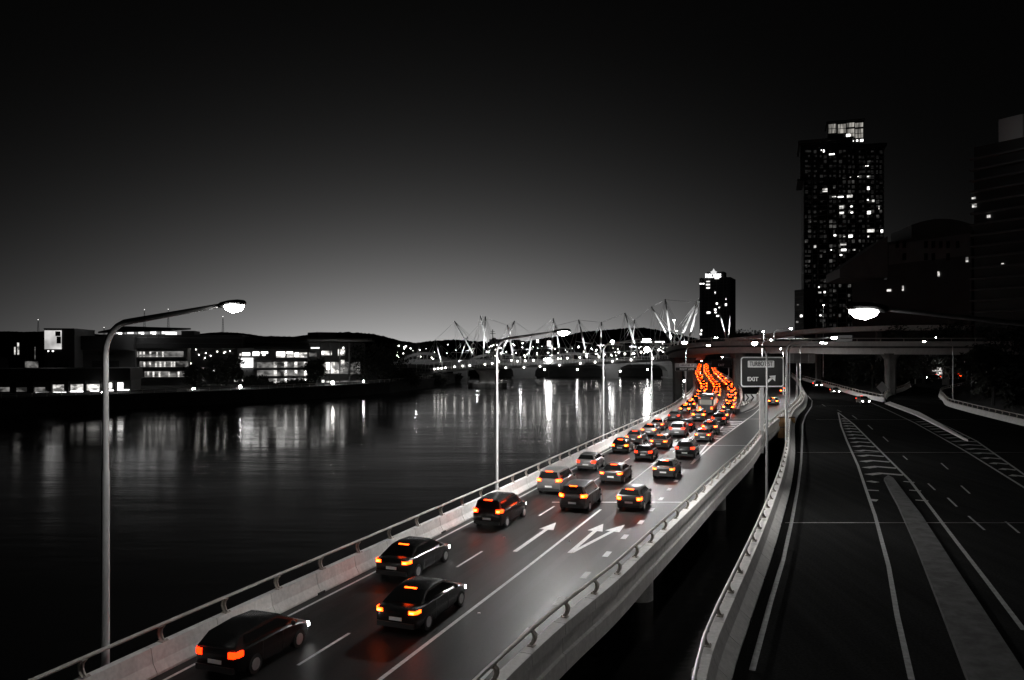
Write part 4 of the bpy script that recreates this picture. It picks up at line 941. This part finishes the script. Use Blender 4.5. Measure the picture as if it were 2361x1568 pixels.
for _ in range(58):
    x = rr.choice((1856, 1863, 1876, 1890, 1899, 1912, 1921, 1934, 1943, 1955, 1964, 1980, 2000, 2008, 2020, 2028)); y = rr.choice(ys)+2.5; dim.append((x, y, x+rr.choice((5, 7)), y+7))
f.parts('dim_window', emit_noise('flat_dim', (1, .97, .92), .06, (.5, .5, .5), .1), dim, .2, -.1)
rr = random.Random(40); fw = []
for y in ys[:-1]:
    for x in (1856, 1863, 1876, 1890, 1899, 1912, 1921, 1934, 1943, 1955, 1964, 1980, 1988, 2000, 2008, 2020, 2028):
        if rr.random() < .62: fw.append((x, y+2.6, x+rr.choice((4, 6, 7)), y+2.6+rr.choice((5, 7.5))))
up = [q for q in fw if q[0] < 1958 and q[1] < 408]; fw = [q for q in fw if q not in up]; EF = emit_noise('flat_faint', (1, .97, .93), .012, (.3, .3, .3), .1)
o = f.part('upper_faint_window', EF, up, 1.5, -1.45); o['kind'] = 'stuff'
o = f.part('faint_window', emit_noise('flat_faint', (1, .97, .93), .012, (.3, .3, .3), .1), fw, .14, -.1); o['kind'] = 'stuff'
f2 = Fac(1832, 412, 1853, 405, 'narrow dark annex at the left foot of the apartment tower', name='annex_tower')
f2.part('tower_wall', M_bdark, [(1832, 668, 1853, 790)], 0, 20); f2.part('floor_edge', M_bmid, [(1832, y, 1853, y+.8) for y in range(674, 785, 10)], .3, 0); f2.parts('lit_window', E_winb, [(1845, 726, 1850, 731)]); f2.parts('lit_window', E_wind, [(1836, 740, 1841, 745), (1838, 701, 1842, 705)])
# curved-roof office block
f = Fac(1940, 300, 2250, 250, 'dark stepped office block with rounded roof between the tower and right edge', name='office_block')
D = 285
f.part('tower_wall', M_bdark, [(1965, 640, 2240, 800), (2045, 545, 2240, 640)], 0, 30)
mb = MB(); R = []
for k in range(13):
    x = 2105+k*12; t = k/12; y = 503+22*(1-math.sin(math.pi*(.15+.7*t)))*1.2; q = f.pt(x, y); p = f.a+f.u*q[0]
    R.append([Vector((p.x, p.y+1, q[1])), Vector((p.x+3, p.y+22, q[1])), Vector((p.x+3, p.y+22, ZP(548, q[2]))), Vector((p.x, p.y+1, ZP(548, q[2])))])
mb.rings(R); wchild(mb, 'rounded_roof', M_bdark, f.o)
mb = MB(); t0 = f.pt(1935, 620); t1 = f.pt(2045, 545); pa = f.a+f.u*t0[0]; pb = f.a+f.u*t1[0]
mb.add([Vector((pa.x, pa.y-.5, t0[1])), Vector((pb.x, pb.y-.5, t1[1])), Vector((pb.x, pb.y-.5, ZP(640, t1[2]))), Vector((pa.x, pa.y-.5, ZP(640, t0[2]))), Vector((pa.x+5, pa.y+25, t0[1])), Vector((pb.x+5, pb.y+25, t1[1])), Vector((pb.x+5, pb.y+25, ZP(640, t1[2]))), Vector((pa.x+5, pa.y+25, ZP(640, t0[2])))],
       [(0, 1, 2, 3), (4, 5, 6, 7), (0, 1, 5, 4), (3, 2, 6, 7), (0, 3, 7, 4), (1, 2, 6, 5)]); wchild(mb, 'sloping_wing', M_bmid, f.o)
f.part('stone_face', M_bmid, [(2050, 552, 2238, 600)], .2, 0)
f.part('dark_window', M_glass, [(x, y, x+8, y+16) for y, xs in ((556, (2066, 2082, 2132, 2149, 2166, 2183, 2205)), (584, (2082, 2132, 2149, 2183))) for x in xs], .3, -.15)
f.parts('lit_window', E_win, [(2163, 626, 2167, 638), (2081, 659, 2084, 670), (2046, 667, 2055, 672), (2228, 593, 2233, 604)], .3, -.1)
# right edge tower
f = Fac(2238, 190, 2420, 175, 'very dark curved-balcony tower filling the right edge of the view', name='balcony_tower')
f.part('tower_wall', M_bdark, [(2246, 322, 2420, 800)], 0, 30); f.part('balcony', M_bmid, [(2242, y, 2415, y+4) for y in range(350, 720, 26)], 1.2, 0)
f.part('top_panel', mat('roof_panel', .5, .6), [(2305, 270, 2361, 322)], .5, 5)
ld = bpy.data.lights.new('panel_light', 'POINT'); ld.energy = 120; lo = bpy.data.objects.new('panel_light', ld); COL.objects.link(lo); lo.parent = f.o; lo.location = P(2338, 318, 172)-f.o.location
f.parts('lit_window', E_win, [(2242, 455, 2250, 459), (2243, 470, 2252, 478), (2277, 496, 2284, 502), (2310, 607, 2315, 609)], .3, -.1)

# ------------------------------------------------------------------ trees
def tree(x, y, z, H, Rc, label, m=M_leaf, n=2600, seed=0, group='trees', cz=.62, flat=.75, leaf=.35, name='leafy_tree'):
    r_ = random.Random(seed); o = empty(name, (x, y, z), label, 'tree', group)
    mb = MB(); mb.tube([(0, 0, -.5), (Rc*.03, 0, H*.3), (0, Rc*.03, H*.55)], [H*.03, H*.022, H*.012], 7)
    cl = []
    for k in range(18):
        a = r_.uniform(0, 2*math.pi); q = r_.uniform(.15, .95)**.6; zc = H*(cz+r_.uniform(-.32, .34)*flat)
        cl.append(Vector((Rc*q*math.cos(a), Rc*q*math.sin(a), zc)))
    for c in cl[:9]: mb.tube([(0, 0, H*.3), (c.x*.5, c.y*.5, (H*.3+c.z)/2+.3), c], [H*.012, H*.008, H*.003], 5)
    mb.build('trunk', M_bark, o, True)
    mb = MB()
    for k in range(n):
        c = r_.choice(cl); rr_ = Rc*.38
        v = Vector((r_.gauss(0, 1), r_.gauss(0, 1), r_.gauss(0, .75)))*rr_*.55
        p = c+v; a = Vector((r_.uniform(-1, 1), r_.uniform(-1, 1), r_.uniform(-1, 1))).normalized(); b = a.orthogonal().normalized()
        s_ = leaf*r_.uniform(.6, 1.5); mb.add([p-a*s_, p+b*s_*.5, p+a*s_, p-b*s_*.5], [(0, 1, 2, 3)])
    mb.build('crown', m, o)
    return o
def treep(x, yb, yt, d, wpx, label, **k):
    b = P(x, yb, d); zt2 = ZP(yt, d); tree(b.x, b.y, b.z, zt2-b.z, wpx/2*d/F, label, **k)
g1 = 'trees along the far riverside'
for i, (x, yb, yt, d, w, lb) in enumerate(((873, 905, 787, 285, 108, 'largest dark rounded tree on the far bank before the footbridge end'), (800, 903, 768, 296, 70, 'thin-topped tall tree in front of the lit glass pavilion'), (727, 902, 826, 262, 36, 'dark narrow tree between the library block and glass pavilion'), (590, 912, 868, 250, 50, 'low dark tree below the white screen of the library'),
                                       (520, 912, 815, 250, 62, 'dark tree left of the bright library block'), (458, 912, 842, 245, 56, 'dark tree in front of the gallery middle wing'), (925, 902, 855, 300, 70, 'low bushy tree at the bank right of the largest tree'), (990, 893, 868, 330, 66, 'low dark shrub mass at the bank beneath the footbridge'), (1045, 885, 866, 375, 40, 'last small dark shrub at the bank end beneath the footbridge'),
                                       (690, 910, 880, 255, 60, 'low shrub below the stacked balconies of the library'), (640, 912, 885, 250, 60, 'low dark shrub beneath the library block centre'))):
    treep(x, yb, yt, d, w, lb, m=M_leafd, n=2600, seed=i+1, group=g1, leaf=.5)
g2 = 'dark trees on the right embankment'
for i, (x, yb, yt, d, w, lb) in enumerate(((2130, 880, 760, 215, 130, 'spreading dark tree behind the pillar at right, partly lamp lit'), (2230, 880, 745, 205, 150, 'big black tree right of the right-hand lamp post'), (2330, 900, 735, 160, 130, 'dark tree at the right edge beneath the balcony tower'), (2290, 930, 800, 150, 110, 'lower dark tree behind the far right barrier'),
                                       (1900, 878, 815, 262, 90, 'dark tree under the overpass right of the sign back'), (1960, 882, 818, 240, 90, 'dark tree under the overpass at its middle'), (2010, 895, 820, 220, 80, 'dark tree under the overpass just left of the pillar'), (2095, 880, 800, 232, 70, 'dark tree right behind the overpass pillar'), (2370, 960, 820, 120, 90, 'nearest dark tree at the right edge behind the barrier'),
                                       (1730, 800, 767, 330, 70, 'dark tree top above the overpass right of the hotel tower'), (1700, 800, 772, 340, 50, 'small dark tree top beside the hotel tower base'), (2060, 800, 745, 255, 60, 'dark tree top behind the overpass end at right'))):
    treep(x, yb, yt, d, w, lb, m=M_leaf if i in (0, 3) else M_leafd, n=2600, seed=30+i, group=g2, leaf=.42, cz=.55, flat=1.1)
# dark retaining wall under the overpass
mb = MB(); mb.b2(96, 190, 285, 286, -1, 9.5); tag(mb.build('retaining_wall', M_ground, origin=(140, 285, 0)), 'dark retaining wall behind the trees under the overpass', 'wall')
f = Fac(2150, 262, 2215, 262, 'small lit shopfront glimpsed behind the trees at the cross street', name='street_shop')
f.part('wall', M_bmid, [(2140, 815, 2225, 884)], 0, 10); f.parts('lit_window', E_win, [(2160, 848, 2180, 866), (2168, 860, 2178, 872), (2150, 853, 2190, 856)], .1)

# ------------------------------------------------------------------ cars
def car_proto(kind):
    root = empty('car_proto', (0, 0, 0), 'x', 'car')
    if kind == 'sedan': L, wd, zh, rear, cab = 4.7, .9, .98, 1.04, [(-1.95, 1.03), (-1.15, 1.42), (-.4, 1.47), (.35, 1.42), (1.25, .99)]
    elif kind == 'hatchback': L, wd, zh, rear, cab = 4.1, .86, 1.0, 1.02, [(-1.98, 1.03), (-1.6, 1.42), (-.5, 1.5), (.35, 1.45), (1.2, 1.0)]
    else: L, wd, zh, rear, cab = 4.8, .95, 1.12, 1.12, [(-2.3, 1.12), (-2.12, 1.68), (-.5, 1.78), (.55, 1.7), (1.4, 1.13)]
    h = L/2
    st = [(-h, .82, .38, rear-.12), (-h+.08, .93, .28, rear-.02), (-h+.5, 1, .22, rear), (-.9, 1, .2, rear), (.9, 1, .2, zh), (h-.9, .99, .22, zh-.08), (h-.25, .92, .24, zh-.22), (h, .78, .34, zh-.36)]
    def sec(y, k, zb, zt):
        w = wd*k; p = [(-w*.9, zb), (-w, zb+.16), (-w, zt-.28), (-w*.97, zt-.08), (-w*.86, zt), (-w*.4, zt+.02), (w*.4, zt+.02), (w*.86, zt), (w*.97, zt-.08), (w, zt-.28), (w, zb+.16), (w*.9, zb)]
        return [Vector((x, y, z)) for x, z in p]
    mb = MB(); mb.rings([sec(*s_) for s_ in st]); body = mb.build('body', None, root, True)
    mb = MB(); base = rear if kind != 'x' else rear
    def csec(y, zt, zb): 
        k = min(1, (zt-zb)/.42) if zt > zb else 0
        wt = wd*(.9-.17*k); return [Vector((-wd*.9, y, zb-.06)), Vector((-wt, y, zt-.05*k)), Vector((-wt*.8, y, zt)), Vector((wt*.8, y, zt)), Vector((wt, y, zt-.05*k)), Vector((wd*.9, y, zb-.06))]
    mb.rings([csec(y, z, .98) for y, z in cab]); mb.build('cabin', None, root, True)
    # glass, slightly proud
    (y0, z0), (y1, z1), _, (y3, z3), (y4, z4) = cab
    def slope_glass(ya, za, yb, zb, nm):
        wa, wb = wd*.8, wd*.62; nrm = Vector((0, -(zb-za), (yb-ya))).normalized()*.02; 
        if nrm.z < 0: nrm = -nrm
        if nm == 'rear_window' : nrm = Vector((0, -abs(nrm.y), abs(nrm.z)))
        else: nrm = Vector((0, abs(nrm.y), abs(nrm.z)))
        e = .12; a = Vector((0, ya+(yb-ya)*e, za+(zb-za)*e)); b = Vector((0, ya+(yb-ya)*(1-e*.6), za+(zb-za)*(1-e*.6)))
        mb = MB(); mb.quad(a+nrm+Vector((-wa, 0, 0)), a+nrm+Vector((wa, 0, 0)), b+nrm+Vector((wb, 0, 0)), b+nrm+Vector((-wb, 0, 0))); mb.build(nm, M_glass, root)
    slope_glass(y0, z0, y1, z1, 'rear_window'); slope_glass(y4, z4, y3, z3, 'windscreen')
    for sd in (-1, 1):
        mb = MB(); x0, x1 = wd*.905, wd*.755
        mb.quad(*[Vector((sd*(xx+.012), yy, zz_)) for xx, yy, zz_ in ((x0, y0+.45, 1.07), (x0, y4-.35, 1.07), (x1, y3-.1, z3-.1), (x1, y1+.12, z1-.1))]); mb.build('side_window', M_glass, root)
        mb = MB(); mb.sphere((sd*(wd+.08), y4-.45, 1.05), .1, 6, 4); mb.build('mirror', M_dark, root)
        tl_ = MB(); zt = rear-.16 if kind != 'suv' else rear-.05
        hh = .065 if kind == 'sedan' else .10
        R0 = [[Vector((sd*wd*a, -h+b, zt+c_*hh)) for a, b in ((.60, 0), (.62, -.03), (.86, -.015), (.965, .12), (.99, .34), (.8, .3))] for c_ in (-1, -.6, .75, 1)]
        for q_ in R0[0]: q_.x *= .97; q_.y += .02
        tl_.rings(R0); to_ = tl_.build('tail_light', E_tail, root)
        cr_ = MB(); cr_.b2(min(sd*wd*.68, sd*wd*.84), max(sd*wd*.68, sd*wd*.84), -h-.04, -h-.02, zt-hh*.35, zt+hh*.35); cr_.build('lamp_core', E_core, to_)
        ds_ = MB(); ds_.b2(min(sd*wd*1.0, sd*wd*1.006), max(sd*wd*1.0, sd*wd*1.006), .28, .30, .3, .95); ds_.b2(min(sd*wd*1.0, sd*wd*1.006), max(sd*wd*1.0, sd*wd*1.006), -.78, -.76, .3, .95); ds_.build('door_gap', M_joint, root)
        hl_ = MB(); hl_.b2(min(sd*wd*.52, sd*wd*.82), max(sd*wd*.52, sd*wd*.82), h-.22, h-.0, zh-.5, zh-.36); hl_.build('headlight', E_head, root)
        for yy in (-h+.9, h-.85):
            w_ = MB(); w_.tube([(sd*(wd-.2), yy, .32), (sd*(wd+.012), yy, .32)], .32, 18); ob = w_.build('wheel', M_joint, root, True)
            w_ = MB(); w_.tube([(sd*(wd+.013), yy, .32), (sd*(wd+.03), yy, .32)], .2, 12); w_.build('rim', M_pole, ob)
    mb = MB(); mb.b2(-.26, .26, -h-.03, -h-.005, .55, .67); mb.build('number_plate', M_signw, root)
    mb = MB(); mb.b2(-.25, .25, y1-.06, y1+.02, z1-.03, z1+.02); mb.build('brake_light', E_tail, root)
    mb = MB(); mb.b2(-wd*.85, wd*.85, -h-.05, -h+.1, .3, .48); mb.build('bumper', M_dark, root)
    return root
PAINTS = {'black': mat('paint_black', .012, .25, 0, .02, 1), 'dark grey': mat('paint_dark_grey', .05, .3, .3, .02, 1), 'silver': mat('paint_silver', .25, .3, .6, .02, 1), 'white': mat('paint_white', .55, .35, 0, .02, 1)}
protos = {k: car_proto(k) for k in ('sedan', 'hatchback', 'suv')}
FAR_SKIP = {'door_gap', 'side_window', 'mirror', 'wheel', 'headlight', 'number_plate', 'bumper', 'windscreen'}
def place_car(kind, paint, x, y, yaw, label, tail=None, group='cars driving away on the expressway', far=False, z=None):
    src = protos[kind]; r = src.copy(); COL.objects.link(r); r.name = 'car'; r.location = (x, y, (zr(y) if z is None else z)+.004)
    r.rotation_euler = (0 if z is not None else math.atan(SL if y > Y0 else 0), 0, yaw)
    r['label'] = label; r['category'] = 'car'; r['group'] = group
    for ch in list(src.children):
        base = ch.name.split('.')[0]
        if (far and base in FAR_SKIP) or (base == 'brake_light' and tail is E_tail0): continue
        c_ = ch.copy(); c_.name = base; COL.objects.link(c_); c_.parent = r
        if base in ('body', 'cabin'):
            key = (kind, paint, base)
            if key not in MC: me = ch.data.copy(); me.materials.clear(); me.materials.append(PAINTS[paint]); MC[key] = me
            c_.data = MC[key]
        if base in ('tail_light', 'brake_light') and tail:
            key = (kind, ch.name, tail.name)
            if key not in MC: me = ch.data.copy(); me.materials.clear(); me.materials.append(tail); MC[key] = me
            c_.data = MC[key]
        for g in list(ch.children):
            if base == 'tail_light' and (far or tail is E_tail0): continue
            g_ = g.copy(); g_.name = g.name.split('.')[0]; COL.objects.link(g_); g_.parent = c_
    return r
MC = {}
rr = random.Random(17)
def lane(offset, starts, name, Ymax):
    Y = None; i = 0; ys_ = list(starts)
    while ys_[-1] < Ymax: ys_.append(ys_[-1]+(rr.choice((6.6, 7.2, 8, 9, 12, 14)) if ys_[-1] > 75 else rr.uniform(8, 13)))
    ys_ = [q for q in ys_ if not (offset == 5.45 and abs(q-136) < 11)]
    for i, Y in enumerate(ys_):
        if i >= len(ORD): break
        kind = rr.choice(('sedan', 'sedan', 'hatchback', 'suv')); paint = rr.choice(('black', 'black', 'dark grey', 'dark grey', 'silver')) if Y > 52 else 'black'
        x, y = CA.off(Y, offset+rr.uniform(-.15, .15)); yaw = -math.atan(CA.slope(Y))
        q_ = rr.random(); tl_ = E_tailf if Y > 120 else (E_tail2 if q_ < .45 else (E_tail if q_ < .75 else E_tail0))
        place_car(kind, paint, x, y, yaw, f'{paint} {kind.replace("suv", "off-roader")}, tail lights lit, {ORD[i]} from near end of {name}', tl_, far=Y > 140)
lane(2.0, [27.5, 38.5, 49, 60], 'river-side lane', 400)
lane(5.45, [33, 55, 65.5], 'middle lane', 400)
lane(8.9, [56, 69], 'right through lane', 400)
def bus(x, y, yaw, label):
    r = empty('bus', (x, y, zr(y)+.004), label, 'bus', None, yaw); h = 5.9
    def sec(yy, k, zb, zt): w = 1.24*k; return [Vector((a*w, yy, b)) for a, b in ((-.96, zb), (-1, zb+.25), (-1, zt-.25), (-.9, zt-.04), (-.6, zt), (.6, zt), (.9, zt-.04), (1, zt-.25), (1, zb+.25), (.96, zb))]
    mb = MB(); mb.rings([sec(-h, .95, .45, 3.0), sec(-h+.15, 1, .35, 3.08), sec(h-.3, 1, .35, 3.08), sec(h, .94, .45, 2.9)]); mb.build('body', PAINTS['dark grey'], r, True)
    wl = emit_noise('bus_window', (1, .93, .74), .5, (.5, .9, .5), .3)
    for sd in (-1, 1):
        for k in range(7): mb = MB(); y0 = -5.3+k*1.5; mb.b2(min(sd*1.235, sd*1.26), max(sd*1.235, sd*1.26), y0, y0+1.36, 1.45, 2.4); mb.build('side_window', wl, r)
        mb = MB(); mb.b2(min(sd*.8, sd*1.12), max(sd*.8, sd*1.12), -h-.03, -h+.05, .95, 1.3); mb.build('tail_light', E_tail2, r)
        mb = MB(); mb.b2(min(sd*.9, sd*1.1), max(sd*.9, sd*1.1), -h-.02, -h+.05, 2.7, 2.8); mb.build('marker_light', E_tail2, r)
        for yy in (-3.4, 3.7): mb = MB(); mb.tube([(sd*.95, yy, .48), (sd*1.27, yy, .48)], .48, 16); mb.build('wheel', M_joint, r, True)
    mb = MB(); mb.b2(-.95, .95, -h-.025, -h+.02, 1.7, 2.5); mb.build('rear_window', wl, r)
    mb = MB(); mb.b2(-.6, .6, -h-.025, -h+.02, 2.6, 2.85); mb.build('destination_panel', M_dark, r)
    mb = MB(); mb.b2(-.8, .8, -3.6, -1.6, 3.07, 3.3); mb.build('roof_unit', PAINTS['dark grey'], r)
for Y, off, lb in ((136, 5.45, 'dark bus with dim lit windows in the middle lane by the curve'),):
    x, y = CA.off(Y, off); bus(x, y, -math.atan(CA.slope(Y)), lb)
for Y, off, kd, lb in ((152, -4.0, 'sedan', 'black sedan alone on the exit ramp, just beyond the large sign post'), (190, -3.6, 'hatchback', 'dark grey hatchback further up the exit ramp behind the sign')):
    x, y = CC.off(Y, off); place_car(kd, 'black' if kd == 'sedan' else 'dark grey', x, y, -math.atan(CC.slope(Y)), lb, E_tailf, 'cars on the exit ramp')
for (px, py), kd, lb in (((1990, 930), 'sedan', 'nearest oncoming car with white headlights beneath the overpass'), ((1925, 907), 'hatchback', 'middle oncoming car with white headlights beneath the overpass'), ((1885, 893), 'suv', 'farthest oncoming car with white headlights beneath the overpass')):
    x, y = G(px, py); place_car(kd, 'dark grey', x, y, math.pi-math.atan(CF.slope(y)), lb, None, 'oncoming cars under the overpass')
x, y = G(2150, 880); place_car('sedan', 'black', x, y, math.radians(95), 'car with white headlights crossing at the top of the right ramp', None, 'cars on the cross street', z=zr(y)+.8)
x, y = G(2195, 880); place_car('suv', 'black', x, y, math.radians(95), 'second car in the cross street, nearer the right lamp post', None, 'cars on the cross street', z=zr(y)+.8)
for r in list(protos.values()):
    for ch in list(r.children):
        for g in list(ch.children): bpy.data.objects.remove(g)
        bpy.data.objects.remove(ch)
    bpy.data.objects.remove(r)
